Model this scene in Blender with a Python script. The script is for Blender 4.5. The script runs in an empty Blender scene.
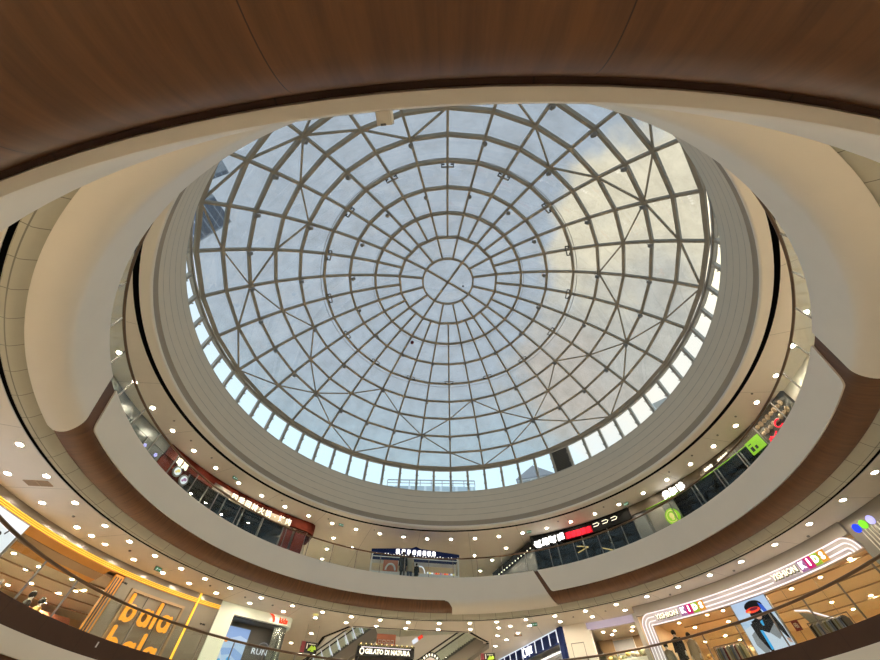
import bpy, bmesh, math, random
from mathutils import Vector, Matrix, noise
from mathutils.geometry import tessellate_polygon
random.seed(7)
SC = bpy.context.scene
COL = SC.collection
R_ = math.radians
PI = math.pi

# ---------------------------------------------------------------- helpers
def P(r, az, z):
    a = R_(az)
    return Vector((r*math.sin(a), r*math.cos(a), z))

def frame(r, az, z):
    """local +x to increasing azimuth, +y outward, +z up"""
    return Matrix.Translation(P(r, az, z)) @ Matrix.Rotation(-R_(az), 4, 'Z')

class MB:
    def __init__(self, mtx=None):
        self.bm = bmesh.new(); self.m = mtx or Matrix.Identity(4); self.idx = 0
    def _v(self, co):
        return self.bm.verts.new(self.m @ Vector(co))
    def _f(self, vs):
        try:
            f = self.bm.faces.new(vs); f.material_index = self.idx; return f
        except ValueError:
            return None
    def box(self, c, s, rot=None):
        v = []
        for z in (-.5, .5):
            for x, y in ((-.5, -.5), (.5, -.5), (.5, .5), (-.5, .5)):
                q = Vector((x*s[0], y*s[1], z*s[2]))
                if rot: q = rot @ q
                v.append(self._v(Vector(c)+q))
        for f in ((3, 2, 1, 0), (4, 5, 6, 7), (0, 1, 5, 4), (1, 2, 6, 5), (2, 3, 7, 6), (3, 0, 4, 7)):
            self._f([v[i] for i in f])
        return self
    def beam(self, a, b, w, h, up=Vector((0, 0, 1))):
        a, b, up = Vector(a), Vector(b), Vector(up)
        d = (b-a).normalized(); s = d.cross(up).normalized(); u = s.cross(d)
        v = []
        for p in (a, b):
            for i, j in ((-1, -1), (1, -1), (1, 1), (-1, 1)):
                v.append(self._v(p+s*(i*w/2)+u*(j*h/2)))
        for f in ((0, 1, 2, 3), (7, 6, 5, 4), (0, 4, 5, 1), (1, 5, 6, 2), (2, 6, 7, 3), (3, 7, 4, 0)):
            self._f([v[i] for i in f])
        return self
    def prism(self, poly, y0, y1):
        """polygon in local x,z extruded along y"""
        a = [self._v((x, y0, z)) for x, z in poly]; b = [self._v((x, y1, z)) for x, z in poly]
        n = len(poly)
        self._f(a); self._f(b[::-1])
        for i in range(n): self._f((a[i], b[i], b[(i+1) % n], a[(i+1) % n]))
        return self
    def loft(self, rings, close=True, cap=True):
        vs = [[self._v(p) for p in r] for r in rings]
        for k in range(len(vs)-1):
            n = len(vs[k])
            for i in range(n if close else n-1):
                j = (i+1) % n
                self._f((vs[k][i], vs[k][j], vs[k+1][j], vs[k+1][i]))
        if cap and close:
            self._f(vs[0][::-1]); self._f(vs[-1])
        return self
    def tube(self, pts, r, n=8, closed=False):
        pts = [Vector(p) for p in pts]; N = len(pts); rings = []; ref = None
        for i, p in enumerate(pts):
            if closed: t = pts[(i+1) % N]-pts[i-1]
            else: t = pts[min(i+1, N-1)]-pts[max(i-1, 0)]
            t.normalize()
            if ref is None:
                ref = Vector((0, 0, 1)) if abs(t.z) < .9 else Vector((1, 0, 0))
            s = t.cross(ref).normalized(); u = s.cross(t).normalized(); ref = u
            rr = r[i] if isinstance(r, (list, tuple)) else r
            rings.append([p+s*(rr*math.cos(2*PI*k/n))+u*(rr*math.sin(2*PI*k/n)) for k in range(n)])
        if closed: rings.append(rings[0])
        self.loft(rings, True, not closed)
        if closed: bmesh.ops.remove_doubles(self.bm, verts=self.bm.verts, dist=1e-5)
        return self
    def lathe(self, prof, n=16, c=(0, 0, 0)):
        c = Vector(c)
        rings = [[c+Vector((r*math.cos(2*PI*k/n), r*math.sin(2*PI*k/n), z)) for k in range(n)] for r, z in prof]
        self.loft(rings); return self
    def arc(self, prof, a0, a1, step=2.0):
        """closed profile [(r,z)] swept from azimuth a0 to a1 about the atrium axis"""
        full = abs(a1-a0) >= 359.99
        n = max(2, int(math.ceil(abs(a1-a0)/step)))
        rings = [[P(r, a0+(a1-a0)*k/n, z) for r, z in prof] for k in range(n if full else n+1)]
        vs = [[self._v(p) for p in r] for r in rings]
        L = len(prof)
        for k in range(n):
            A, B = vs[k], vs[(k+1) % n] if full else vs[k+1]
            for i in range(L):
                j = (i+1) % L
                self._f((A[i], B[i], B[j], A[j]))
        if not full: self._f(vs[0]); self._f(vs[-1][::-1])
        return self
    def arcbox(self, r0, r1, a0, a1, z0, z1, step=2.0):
        return self.arc([(r0, z0), (r1, z0), (r1, z1), (r0, z1)], a0, a1, step)
    def ball(self, c, r, s=(1, 1, 1), nu=12, nv=8):
        c = Vector(c); rings = []
        for j in range(1, nv):
            t = PI*j/nv
            rings.append([c+Vector((r*s[0]*math.sin(t)*math.cos(2*PI*i/nu), r*s[1]*math.sin(t)*math.sin(2*PI*i/nu), -r*s[2]*math.cos(t))) for i in range(nu)])
        self.loft(rings); return self
    def build(self, name, mats, parent=None, smooth=True, angle=35, recalc=True):
        me = bpy.data.meshes.new(name)
        if recalc: bmesh.ops.recalc_face_normals(self.bm, faces=self.bm.faces)
        self.bm.to_mesh(me); self.bm.free()
        for m in (mats if isinstance(mats, (list, tuple)) else [mats]): me.materials.append(m)
        if smooth and len(me.polygons):
            me.polygons.foreach_set('use_smooth', [True]*len(me.polygons))
            me.set_sharp_from_angle(angle=R_(angle))
        o = bpy.data.objects.new(name, me); COL.objects.link(o)
        if parent is not None: adopt(o, parent)
        return o

def worldm(o):
    return worldm(o.parent) @ o.matrix_parent_inverse @ o.matrix_basis if o.parent else o.matrix_basis.copy()

def adopt(o, parent):
    o.parent = parent
    if parent.get('_local') is None:
        o.matrix_parent_inverse = worldm(parent).inverted()

def tag(o, label=None, cat=None, group=None, kind=None):
    if label: o['label'] = label
    if cat: o['category'] = cat
    if group: o['group'] = group
    if kind: o['kind'] = kind
    return o

def thing(name, loc, label, cat, group=None, az=None):
    o = bpy.data.objects.new(name, None); COL.objects.link(o)
    o.empty_display_size = .1
    o.location = loc
    if az is not None: o.rotation_euler.z = -R_(az)
    return tag(o, label, cat, group)

def struct(o, label=None):
    o['kind'] = 'structure'
    if label: o['label'] = label
    return o

def copy_tree(o, parent=None):
    c = o.copy(); COL.objects.link(c)
    if parent is not None:
        c.parent = parent
    for ch in list(o.children): copy_tree(ch, c)
    return c

# ---------------------------------------------------------------- materials
def mat(name, col, rough=.6, metal=0, emit=0, var=.06, scale=3.0, spec=None, ecol=None, coat=0):
    m = bpy.data.materials.new(name); m.use_nodes = True
    nt = m.node_tree; b = nt.nodes['Principled BSDF']
    b.inputs['Base Color'].default_value = (*col, 1)
    b.inputs['Roughness'].default_value = rough; b.inputs['Metallic'].default_value = metal
    if spec is not None: b.inputs['Specular IOR Level'].default_value = spec
    if coat: b.inputs['Coat Weight'].default_value = coat
    if emit:
        b.inputs['Emission Color'].default_value = (*(ecol or col), 1); b.inputs['Emission Strength'].default_value = emit
    if var:
        tc = nt.nodes.new('ShaderNodeTexCoord'); n = nt.nodes.new('ShaderNodeTexNoise')
        n.inputs['Scale'].default_value = scale; n.inputs['Detail'].default_value = 4
        nt.links.new(tc.outputs['Object'], n.inputs['Vector'])
        r = nt.nodes.new('ShaderNodeMapRange')
        r.inputs['To Min'].default_value = 1-var; r.inputs['To Max'].default_value = 1+var
        nt.links.new(n.outputs['Fac'], r.inputs['Value'])
        h = nt.nodes.new('ShaderNodeHueSaturation'); h.inputs['Color'].default_value = (*col, 1)
        nt.links.new(r.outputs['Result'], h.inputs['Value'])
        nt.links.new(h.outputs['Color'], b.inputs['Base Color'])
    return m

def N(nt, typ, **kw):
    n = nt.nodes.new(typ)
    for k, v in kw.items(): setattr(n, k, v)
    return n

def math_node(nt, op, a, b=None, c=None):
    n = nt.nodes.new('ShaderNodeMath'); n.operation = op
    for i, x in enumerate((a, b, c)):
        if x is None: continue
        if isinstance(x, (int, float)): n.inputs[i].default_value = x
        else: nt.links.new(x, n.inputs[i])
    return n.outputs[0]

def polar(nt):
    tc = N(nt, 'ShaderNodeTexCoord'); s = N(nt, 'ShaderNodeSeparateXYZ')
    nt.links.new(tc.outputs['Object'], s.inputs[0])
    x, y, z = s.outputs
    az = math_node(nt, 'ARCTAN2', x, y)
    r = math_node(nt, 'SQRT', math_node(nt, 'ADD', math_node(nt, 'MULTIPLY', x, x), math_node(nt, 'MULTIPLY', y, y)))
    return az, r, z

def jointed(name, col, step_deg=None, off=0.0, width=.02, dark=.45, zstep=None, zoff=0, rough=.6, var=.05, rad=12.0, rings=()):
    """painted panels with thin radial (and horizontal) joints"""
    m = mat(name, col, rough, var=var); nt = m.node_tree; b = nt.nodes['Principled BSDF']
    az, r, z = polar(nt)
    src = b.inputs['Base Color'].links[0].from_socket
    masks = []
    if step_deg:
        t = math_node(nt, 'MULTIPLY', math_node(nt, 'SUBTRACT', az, R_(off)), 1/R_(step_deg))
        f = math_node(nt, 'ABSOLUTE', math_node(nt, 'SUBTRACT', math_node(nt, 'FRACT', math_node(nt, 'ADD', t, 100.5)), .5))
        masks.append(math_node(nt, 'LESS_THAN', f, width/(rad*R_(step_deg))/2))
    if zstep:
        tc = N(nt, 'ShaderNodeTexCoord'); no = N(nt, 'ShaderNodeTexNoise'); no.inputs['Scale'].default_value = .6
        nt.links.new(tc.outputs['Object'], no.inputs['Vector'])
        wob = math_node(nt, 'MULTIPLY', math_node(nt, 'SUBTRACT', no.outputs['Fac'], .5), .06)
        t = math_node(nt, 'MULTIPLY', math_node(nt, 'ADD', math_node(nt, 'SUBTRACT', z, zoff), wob), 1/zstep)
        f = math_node(nt, 'ABSOLUTE', math_node(nt, 'SUBTRACT', math_node(nt, 'FRACT', math_node(nt, 'ADD', t, 100.5)), .5))
        n2 = N(nt, 'ShaderNodeTexNoise'); n2.inputs['Scale'].default_value = 1.6
        nt.links.new(tc.outputs['Object'], n2.inputs['Vector'])
        th = math_node(nt, 'MULTIPLY', n2.outputs['Fac'], .03/zstep)
        masks.append(math_node(nt, 'LESS_THAN', f, th))
    for rr in rings:
        masks.append(math_node(nt, 'LESS_THAN', math_node(nt, 'ABSOLUTE', math_node(nt, 'SUBTRACT', r, rr)), .012))
    acc = masks[0]
    for k in masks[1:]: acc = math_node(nt, 'MAXIMUM', acc, k)
    mx = N(nt, 'ShaderNodeMix', data_type='RGBA', blend_type='MULTIPLY')
    nt.links.new(acc, mx.inputs[0]); nt.links.new(src, mx.inputs[6]); mx.inputs[7].default_value = (dark, dark, dark, 1)
    nt.links.new(mx.outputs[2], b.inputs['Base Color'])
    return m

def wood_mat(name, c1, c2, seam=7.6, off=-3.8, rough=.46):
    m = bpy.data.materials.new(name); m.use_nodes = True; nt = m.node_tree; b = nt.nodes['Principled BSDF']
    az, r, z = polar(nt)
    cb = N(nt, 'ShaderNodeCombineXYZ')
    nt.links.new(math_node(nt, 'MULTIPLY', az, 150.0), cb.inputs[0])
    nt.links.new(math_node(nt, 'MULTIPLY', r, 1.2), cb.inputs[1]); nt.links.new(math_node(nt, 'MULTIPLY', z, 1.2), cb.inputs[2])
    n = N(nt, 'ShaderNodeTexNoise'); n.inputs['Scale'].default_value = 1.0; n.inputs['Detail'].default_value = 6; n.inputs['Roughness'].default_value = .6
    nt.links.new(cb.outputs[0], n.inputs['Vector'])
    cr = N(nt, 'ShaderNodeValToRGB'); cr.color_ramp.elements[0].position = .3; cr.color_ramp.elements[1].position = .72
    cr.color_ramp.elements[0].color = (*c1, 1); cr.color_ramp.elements[1].color = (*c2, 1)
    nt.links.new(n.outputs['Fac'], cr.inputs[0])
    t = math_node(nt, 'MULTIPLY', math_node(nt, 'SUBTRACT', az, R_(off)), 1/R_(seam))
    f = math_node(nt, 'ABSOLUTE', math_node(nt, 'SUBTRACT', math_node(nt, 'FRACT', math_node(nt, 'ADD', t, 100.5)), .5))
    k = math_node(nt, 'LESS_THAN', f, .0022)
    mx = N(nt, 'ShaderNodeMix', data_type='RGBA', blend_type='MULTIPLY'); mx.inputs[7].default_value = (.25, .2, .18, 1)
    nt.links.new(k, mx.inputs[0]); nt.links.new(cr.outputs[0], mx.inputs[6]); nt.links.new(mx.outputs[2], b.inputs['Base Color'])
    b.inputs['Roughness'].default_value = rough
    return m

def glass_mat(name, tint, refl=.06, rough=.02, dirt=0.0, weight=None):
    m = bpy.data.materials.new(name); m.use_nodes = True; nt = m.node_tree
    nt.nodes.remove(nt.nodes['Principled BSDF']); out = nt.nodes['Material Output']
    tr = N(nt, 'ShaderNodeBsdfTransparent'); tr.inputs[0].default_value = (*tint, 1)
    gl = N(nt, 'ShaderNodeBsdfGlossy'); gl.inputs[0].default_value = (1, 1, 1, 1); gl.inputs['Roughness'].default_value = rough
    lw = N(nt, 'ShaderNodeLayerWeight'); lw.inputs['Blend'].default_value = .5
    fac = math_node(nt, 'ADD', math_node(nt, 'MULTIPLY', math_node(nt, 'POWER', lw.outputs['Facing'], 5.0), .5), refl)
    fac = math_node(nt, 'MINIMUM', fac, .5)
    mx = N(nt, 'ShaderNodeMixShader'); nt.links.new(fac, mx.inputs[0]); nt.links.new(tr.outputs[0], mx.inputs[1]); nt.links.new(gl.outputs[0], mx.inputs[2])
    last = mx
    if dirt:
        tc = N(nt, 'ShaderNodeTexCoord'); no = N(nt, 'ShaderNodeTexNoise'); no.inputs['Scale'].default_value = .7; no.inputs['Detail'].default_value = 8; no.inputs['Roughness'].default_value = .65
        nt.links.new(tc.outputs['Object'], no.inputs['Vector'])
        mr = N(nt, 'ShaderNodeMapRange'); mr.inputs['From Min'].default_value = .38; mr.inputs['From Max'].default_value = .75; mr.inputs['To Max'].default_value = dirt
        nt.links.new(no.outputs['Fac'], mr.inputs['Value'])
        df = N(nt, 'ShaderNodeBsdfDiffuse'); df.inputs[0].default_value = (.55, .55, .52, 1)
        m2 = N(nt, 'ShaderNodeMixShader'); nt.links.new(mr.outputs[0], m2.inputs[0]); nt.links.new(last.outputs[0], m2.inputs[1]); nt.links.new(df.outputs[0], m2.inputs[2]); last = m2
    nt.links.new(last.outputs[0], out.inputs[0])
    return m

def emis(name, col, s):
    return mat(name, tuple(c*.15 for c in col), .6, emit=s, var=0, ecol=col, spec=.2)

M = {}
M['white'] = mat('warm white painted panel', (.87, .815, .73), .5, var=.03, scale=1.2)
M['plaster'] = mat('cream plaster', (.80, .72, .60), .7)
M['drum'] = jointed('beige drum cladding', (.72, .635, .51), zstep=.46, zoff=13.35, dark=.62, rough=.65, var=.04)
M['cove_shade'] = mat('brown beige drum moulding with painted shade', (.36, .305, .24), .6)  # darker tone paints in the shade of the concave band
M['ceil'] = jointed('cream gallery ceiling', (.82, .755, .665), 14.3, 3.0, .02, .55, rough=.6, var=.03, rad=14.5)
M['tile'] = jointed('pale soffit panels', (.52, .50, .41), 4.22, .3, .022, .4, rough=.55, var=.05, rad=12.9, rings=(12.98,))
M['wood'] = wood_mat('brown wood veneer', (.082, .029, .007), (.155, .060, .018), seam=7.5, off=3.7)
M['brownstrip'] = jointed('dark brown metal strip', (.068, .030, .016), 7.06, 1.0, .012, .5, rough=.75, var=.08)
M['black'] = mat('black void', (.006, .006, .006), .9, var=0, spec=.1)
M['blackpanel'] = mat('black fascia panel', (.007, .007, .007), .85, var=0, spec=.1)
M['steel'] = mat('beige grey painted steel', (.35, .305, .24), .5, var=.08)
M['mull'] = mat('grey aluminium mullion', (.46, .43, .38), .45, var=.06)
M['bronze'] = mat('bronze handrail', (.16, .10, .06), .3, .6, var=.05)
M['post'] = mat('grey steel post', (.27, .25, .23), .35, .7, var=.05)
M['dome_glass'] = glass_mat('tinted dome glass', (.725, .742, .748), .055, dirt=.14)
M['clear'] = glass_mat('clear window glass', (.97, .985, .985), .02)
M['rail_glass'] = glass_mat('balustrade glass', (.93, .965, .95), .018)
M['shop_glass'] = glass_mat('dark shop glass', (.42, .42, .40), .025)
M['mirror'] = mat('mirror cladding', (.26, .29, .275), .16, .85, var=.05)
M['smoked'] = mat('smoked glass wall', (.11, .115, .11), .16, 0, var=.3, scale=.8)
M['floor'] = jointed('beige stone floor', (.74, .67, .57), 5.0, 0, .01, .7, rough=.3, var=.06, rad=13)
M['grey'] = mat('grey metal panel', (.27, .245, .215), .32, .4, var=.05)
M['greywall'] = mat('taupe wall panel', (.185, .16, .125), .55, var=.04)
M['dark'] = mat('dark shop interior', (.035, .035, .035), .5, var=.2)
M['darkgrey'] = mat('dark grey panel', (.12, .12, .115), .35, var=.08)
M['board'] = mat('beige sign board', (.34, .28, .19), .6, var=.03)
M['lilacboard'] = mat('lilac white sign backing', (.55, .48, .52), .5, emit=.18, var=0)
M['stone'] = mat('pale stone grey panel', (.42, .385, .345), .5, var=.04)
M['redbrown'] = mat('red brown fascia', (.085, .013, .006), .8, var=.08, spec=.1)
M['navy'] = mat('navy blue panel', (.010, .022, .11), .75, var=.08, spec=.2)
M['beigeshop'] = mat('honey shop wall', (.78, .60, .38), .6, var=.04)
M['orange'] = mat('orange lacquer', (.55, .24, .035), .4, var=.05)
M['tan'] = mat('tan access panel', (.30, .20, .11), .6)
M['umber'] = mat('umber fascia', (.055, .038, .018), .6)
M['lens'] = emis('downlight lens', (1, .875, .66), 200)
M['lens_fill'] = emis('added ground fill lens', (1, .875, .66), 185)
M['lens2'] = emis('upper downlight lens', (1, .88, .68), 320)
M['lens_in'] = emis('shop spot lens', (1, .82, .55), 620)
M['trim'] = mat('white trim ring', (.8, .78, .74), .4, var=0)
M['yellow_led'] = emis('yellow led tube', (1, .52, .06), 1.5)
M['orange_sign'] = emis('orange lit letters', (1, .37, .035), 1.0)
M['white_led'] = emis('white led tube', (1, .90, .93), 1.05)
M['white_sign'] = emis('white lit letters', (1, .90, .68), 1.6)
M['bright_sign'] = emis('bright white letters', (1, .97, .92), 2.6)
M['red_sign'] = emis('red lit letters', (.9, .01, .03), 1.6)
M['red_letter'] = emis('red orange letters', (1, .09, .035), 1.0)
M['red_dark'] = emis('dim red backing', (.45, .005, .012), 1.0)
M['lime'] = emis('lime lit plastic', (.38, .76, .03), .6)
M['lav'] = emis('lavender lit band', (.70, .58, .68), .5)
M['lightbox'] = emis('white light box', (.82, .86, .95), .9)
M['portal'] = mat('pale lit frame panel', (.80, .82, .70), .4, emit=.18, var=.03, ecol=(.85, .92, .70))
M['pinkwhite'] = mat('glossy white portal', (.62, .55, .54), .25, var=.03)
M['goldlight'] = emis('warm shelf light', (1, .72, .30), 3.0)
for nm, c in {'blk': (.008, .008, .009), 'skin': (.55, .33, .22), 'hair': (.012, .01, .01), 'beigecoat': (.50, .42, .30), 'greycoat': (.30, .30, .25),
              'skyblue': (.10, .35, .80), 'snow': (.62, .72, .88), 'grey3': (.30, .31, .34), 'redp': (.75, .06, .04), 'pink': (.75, .12, .35),
              'magenta': (.70, .02, .20), 'limep': (.45, .72, .05), 'orangep': (.90, .42, .05), 'lilac': (.55, .33, .62), 'purple': (.45, .42, .85),
              'blue': (.01, .06, .95), 'green': (.20, .75, .03), 'maroon': (.20, .02, .03), 'cake': (.90, .80, .75), 'olive': (.20, .19, .10),
              'whitep': (.85, .85, .85), 'rosetan': (.60, .22, .13), 'denim': (.10, .13, .20), 'gold': (.55, .38, .12), 'wine': (.16, .02, .03)}.items():
    M[nm] = mat('paint ' + nm, c, .55, var=.06)
def lit(key, c, s): M[key] = emis('lit ' + key, c, s)
lit('p_white', (.80, .84, .93), .85); lit('p_blue', (.33, .50, .85), .7); lit('p_sky', (.50, .66, .88), .75); lit('p_black', (.02, .02, .025), .3)
lit('p_red', (.85, .06, .03), .9); lit('p_skin', (.75, .45, .33), .6); lit('p_cyan', (.05, .42, .85), .8); lit('p_grey', (.33, .35, .38), .6); lit('p_orange', (.95, .35, .08), .8)
lit('p_snow', (.62, .70, .82), .8); lit('k_pink', (.45, .20, .42), .6); lit('k_mag', (.75, .02, .22), .6); lit('k_lime', (.42, .65, .04), .6); lit('k_or', (.95, .42, .04), .6)
lit('d_blue', (.01, .05, 1), 1.2); lit('d_green', (.22, .80, .03), 1.1); lit('d_lav', (.48, .45, .95), 1.2); lit('d_blue2', (.03, .11, .60), .8); lit('p_maroon', (.22, .02, .05), .6); lit('exitg', (.15, .55, .18), .25); lit('p_yel', (.9, .75, .25), .8)

# ---------------------------------------------------------------- world
def build_world():
    w = bpy.data.worlds.new('World'); SC.world = w; w.use_nodes = True; nt = w.node_tree
    bg = nt.nodes['Background']; tc = N(nt, 'ShaderNodeTexCoord'); s = N(nt, 'ShaderNodeSeparateXYZ')
    g = tc.outputs['Generated']; nt.links.new(g, s.inputs[0])
    cr = N(nt, 'ShaderNodeValToRGB'); e = cr.color_ramp.elements
    e[0].position = 0.0; e[0].color = (.72, .80, .85, 1); e[1].position = 1.0; e[1].color = (.64, .72, .82, 1)
    k = e.new(.5); k.color = (.62, .83, .95, 1); k = e.new(.72); k.color = (.64, .74, .85, 1)
    nt.links.new(s.outputs[2], cr.inputs[0])
    no = N(nt, 'ShaderNodeTexNoise'); no.inputs['Scale'].default_value = 5; no.inputs['Detail'].default_value = 7; no.inputs['Roughness'].default_value = .55
    nt.links.new(g, no.inputs['Vector'])
    def blob(c, a, b, amp):
        v = Vector(c).normalized(); d = N(nt, 'ShaderNodeVectorMath', operation='DOT_PRODUCT'); nt.links.new(g, d.inputs[0]); d.inputs[1].default_value = v
        x = math_node(nt, 'ADD', math_node(nt, 'ARCCOSINE', math_node(nt, 'MINIMUM', d.outputs['Value'], .99999)), math_node(nt, 'MULTIPLY', math_node(nt, 'SUBTRACT', no.outputs['Fac'], .5), amp))
        mr = N(nt, 'ShaderNodeMapRange', interpolation_type='SMOOTHSTEP'); mr.inputs['From Min'].default_value = R_(a); mr.inputs['From Max'].default_value = R_(b)
        mr.inputs['To Min'].default_value = 1; mr.inputs['To Max'].default_value = 0
        nt.links.new(x, mr.inputs['Value']); return mr.outputs[0]
    def over(base, fac, col):
        mx = N(nt, 'ShaderNodeMix', data_type='RGBA'); nt.links.new(fac, mx.inputs[0]); nt.links.new(base, mx.inputs[6])
        mx.inputs[7].default_value = (*col, 1); return mx.outputs[2]
    c = over(cr.outputs[0], math_node(nt, 'MULTIPLY', blob((.618, .378, .689), 17, 25.5, .5), 1), (1.26, 1.12, .84))
    c = over(c, math_node(nt, 'MULTIPLY', blob((.46, .60, .66), 9, 20, .5), .9), (.76, .75, .70))
    c = over(c, math_node(nt, 'MULTIPLY', blob((.34, .62, .70), 3, 10, .5), .6), (.86, .74, .64))
    nt.links.new(c, bg.inputs[0]); bg.inputs[1].default_value = 1.22
    return bg
BG = build_world()

# ---------------------------------------------------------------- levels
Z1C, Z2F, Z2C, Z3F, Z3C = 3.2, 4.75, 7.82, 9.55, 12.89   # lower ceiling, gallery floors and ceilings
ROUT = 27.0

def plate(name, outer, holes, z0, z1, mats, side_idx=0):
    mb = MB(); loops = [outer]+holes
    flat = [p for l in loops for p in l]
    tris = tessellate_polygon([[Vector((p[0], p[1], 0)) for p in l] for l in loops])
    mb.idx = 0
    lo = [mb._v((p[0], p[1], z0)) for p in flat]; hi = [mb._v((p[0], p[1], z1)) for p in flat]
    for t in tris:
        mb._f([lo[i] for i in t]); f = mb._f([hi[i] for i in t][::-1])
    i = 0; mb.idx = side_idx
    for l in loops:
        n = len(l)
        for k in range(n): mb._f((lo[i+k], lo[i+(k+1) % n], hi[i+(k+1) % n], hi[i+k]))
        i += n
    return mb.build(name, mats, smooth=False)

def circle(r, n=144): return [(r*math.sin(2*PI*k/n), r*math.cos(2*PI*k/n)) for k in range(n)]
WELL = [(15.5, -25.2), (15.25, -18), (15.2, -11.5), (15.28, -4), (15.55, 1.1), (16.9, 3.3), (17.77, 4.7), (23.5, -1.0), (24.5, -12), (24.5, -27.6), (18.2, -28.4)]
WELLXY = [tuple(P(r, a, 0)[:2]) for r, a in WELL]

floor1 = struct(plate('floor_1', circle(ROUT), [], -.3, 0, M['floor']))
struct(plate('ceiling_1', circle(ROUT), [circle(13.2)], Z1C, Z1C+.12, M['ceil']))
struct(plate('floor_2', circle(ROUT), [circle(12.12)], Z2F-.45, Z2F, M['floor']))
struct(plate('ceiling_2', circle(ROUT), [circle(13.21), WELLXY], Z2C, Z2C+.12, [M['ceil'], M['white']], 1))
struct(plate('floor_3', circle(ROUT), [circle(12.2), WELLXY], Z3F-.3, Z3F, [M['floor'], M['white']], 1))
struct(plate('ceiling_3', circle(ROUT), [circle(13.62)], Z3C, Z3C+.12, M['ceil']))
struct(MB().arcbox(ROUT, ROUT+.4, -180, 180, -.3, 13.6, 4).build('wall_outer', M['plaster']))
struct(plate('trim_roof_slab', circle(ROUT+.4), [circle(13.3)], 13.45, 13.7, M['plaster']))
# side walls of the escalator well between the two floors
wm = MB()
for i in range(len(WELLXY)):
    a, b = Vector((*WELLXY[i], 0)), Vector((*WELLXY[(i+1) % len(WELLXY)], 0))
    d = (b-a).normalized(); nrm = Vector((d.y, -d.x, 0)); c0 = (a+b)/2
    if nrm.dot(c0-P(19, -11.5, 0)) < 0: nrm = -nrm
    wm.beam(a+nrm*.05+Vector((0, 0, (Z2C+Z3F)/2-.06)), b+nrm*.05+Vector((0, 0, (Z2C+Z3F)/2-.06)), .1, Z3F-.32-Z2C-.13, (0, 0, 1))
struct(wm.build('wall_well', M['white'], smooth=False))
wm = MB()
for i in range(len(WELLXY)):
    if i in (7, 8): continue
    a, b = Vector((*WELLXY[i], 0)), Vector((*WELLXY[(i+1) % len(WELLXY)], 0))
    d = (b-a).normalized(); nrm = Vector((d.y, -d.x, 0)); c0 = (a+b)/2
    if nrm.dot(c0-P(19, -11.5, 0)) < 0: nrm = -nrm
    wd = .17 if i not in (0, 1, 2, 3) else .07
    wm.beam(a+nrm*.22+Vector((0, 0, Z2C-.008)), b+nrm*.22+Vector((0, 0, Z2C-.008)), wd, .016, (0, 0, 1))
struct(wm.build('trim_well_shadow_gap', M['black'], smooth=False))

# shadow slots and soffit panel rings
def slot(name, r0, r1, z):
    struct(MB().arc([(r0-.02, z), (r0, z), (r0, z+.28), (r1, z+.28), (r1, z), (r1+.02, z), (r1+.02, z+.3), (r0-.02, z+.3)], -180, 180, 2.5).build(name, M['black'], smooth=False))
slot('trim_upper_slot', 13.42, 13.60, Z3C+.002)
slot('trim_gallery_slot', 13.10, 13.19, Z2C+.002)
struct(MB().arc([(12.58, 8.13), (12.74, 8.09), (12.86, 7.93), (12.93, 7.86), (13.09, 7.82), (13.09, 7.95), (12.58, 8.3)], -180, 180, 2).build('trim_soffit_ring', M['tile']))
struct(MB().arc([(12.5, 3.52), (12.66, 3.46), (12.8, 3.28), (13.0, 3.2), (13.2, 3.2), (13.2, 3.4), (12.5, 3.7)], -180, 180, 2).build('trim_lower_soffit_ring', M['tile']))
struct(MB().arcbox(13.195, 13.225, -180, 180, Z2C-.012, Z2C+.05, 2).build('trim_slot_edge', M['trim']))

# drum
struct(MB().arc([(13.41, 12.89), (13.04, 12.89), (13.0, 12.92), (12.99, 12.98), (13.02, 13.03), (13.41, 13.06)], -180, 180, 2).build('trim_drum_lip', M['white']))
struct(MB().arc([(13.03, 13.03), (13.06, 13.08), (13.07, 13.18), (13.06, 13.30), (13.04, 13.36), (13.4, 13.36), (13.4, 13.03)], -180, 180, 2).build('trim_drum_cove', M['cove_shade']))
struct(MB().arc([(13.08, 13.34), (13.33, 15.66), (13.36, 15.72), (14.95, 15.75), (14.95, 13.34)], -180, 180, 2).build('wall_drum', M['drum']))
struct(MB().arcbox(14.6, 14.95, -180, 180, 15.75, 16.22, 2).build('wall_clerestory_sill', M['drum']))

# ---------------------------------------------------------------- dome skylight
RHO, TOP = 18.65, 25.2
POL = [6.0, 11.6, 17.2, 22.9, 28.4, 33.3, 37.95, 42.6, 46.75, 50.6]
def S(pol, az, off=0.0):
    p = R_(pol); return P((RHO+off)*math.sin(p), az, TOP-RHO+(RHO+off)*math.cos(p))
KA = lambda k: -1.75+11.25*k
dome = thing('domed_skylight', (0, 0, 18.2), 'glazed dome of beige steel ribs and rings over the round atrium', 'skylight')
CEN = Vector((0, 0, TOP-RHO))
for k in range(32):
    mb = MB(); lst = POL if k % 2 else POL[1:]
    for i in range(len(lst)-1):
        a, b = S(lst[i], KA(k)), S(lst[i+1], KA(k)); mb.beam(a, b, .13, .2, (a+b)/2-CEN)
    mb.build('rib', M['steel'], dome, smooth=False)
mb = MB()
for k in range(48):
    a, b = S(POL[0], k*7.5), S(POL[0], k*7.5+7.5); mb.beam(a, b, .13, .2, (a+b)/2-CEN)
mb.build('oculus_ring', M['steel'], dome)
mb = MB()
for k in (-3, 5): mb.beam(S(POL[0], KA(k)), S(POL[0], KA(k+16)), .15, .16, (0, 0, 1))
mb.build('oculus_cross', M['steel'], dome, smooth=False)
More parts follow.
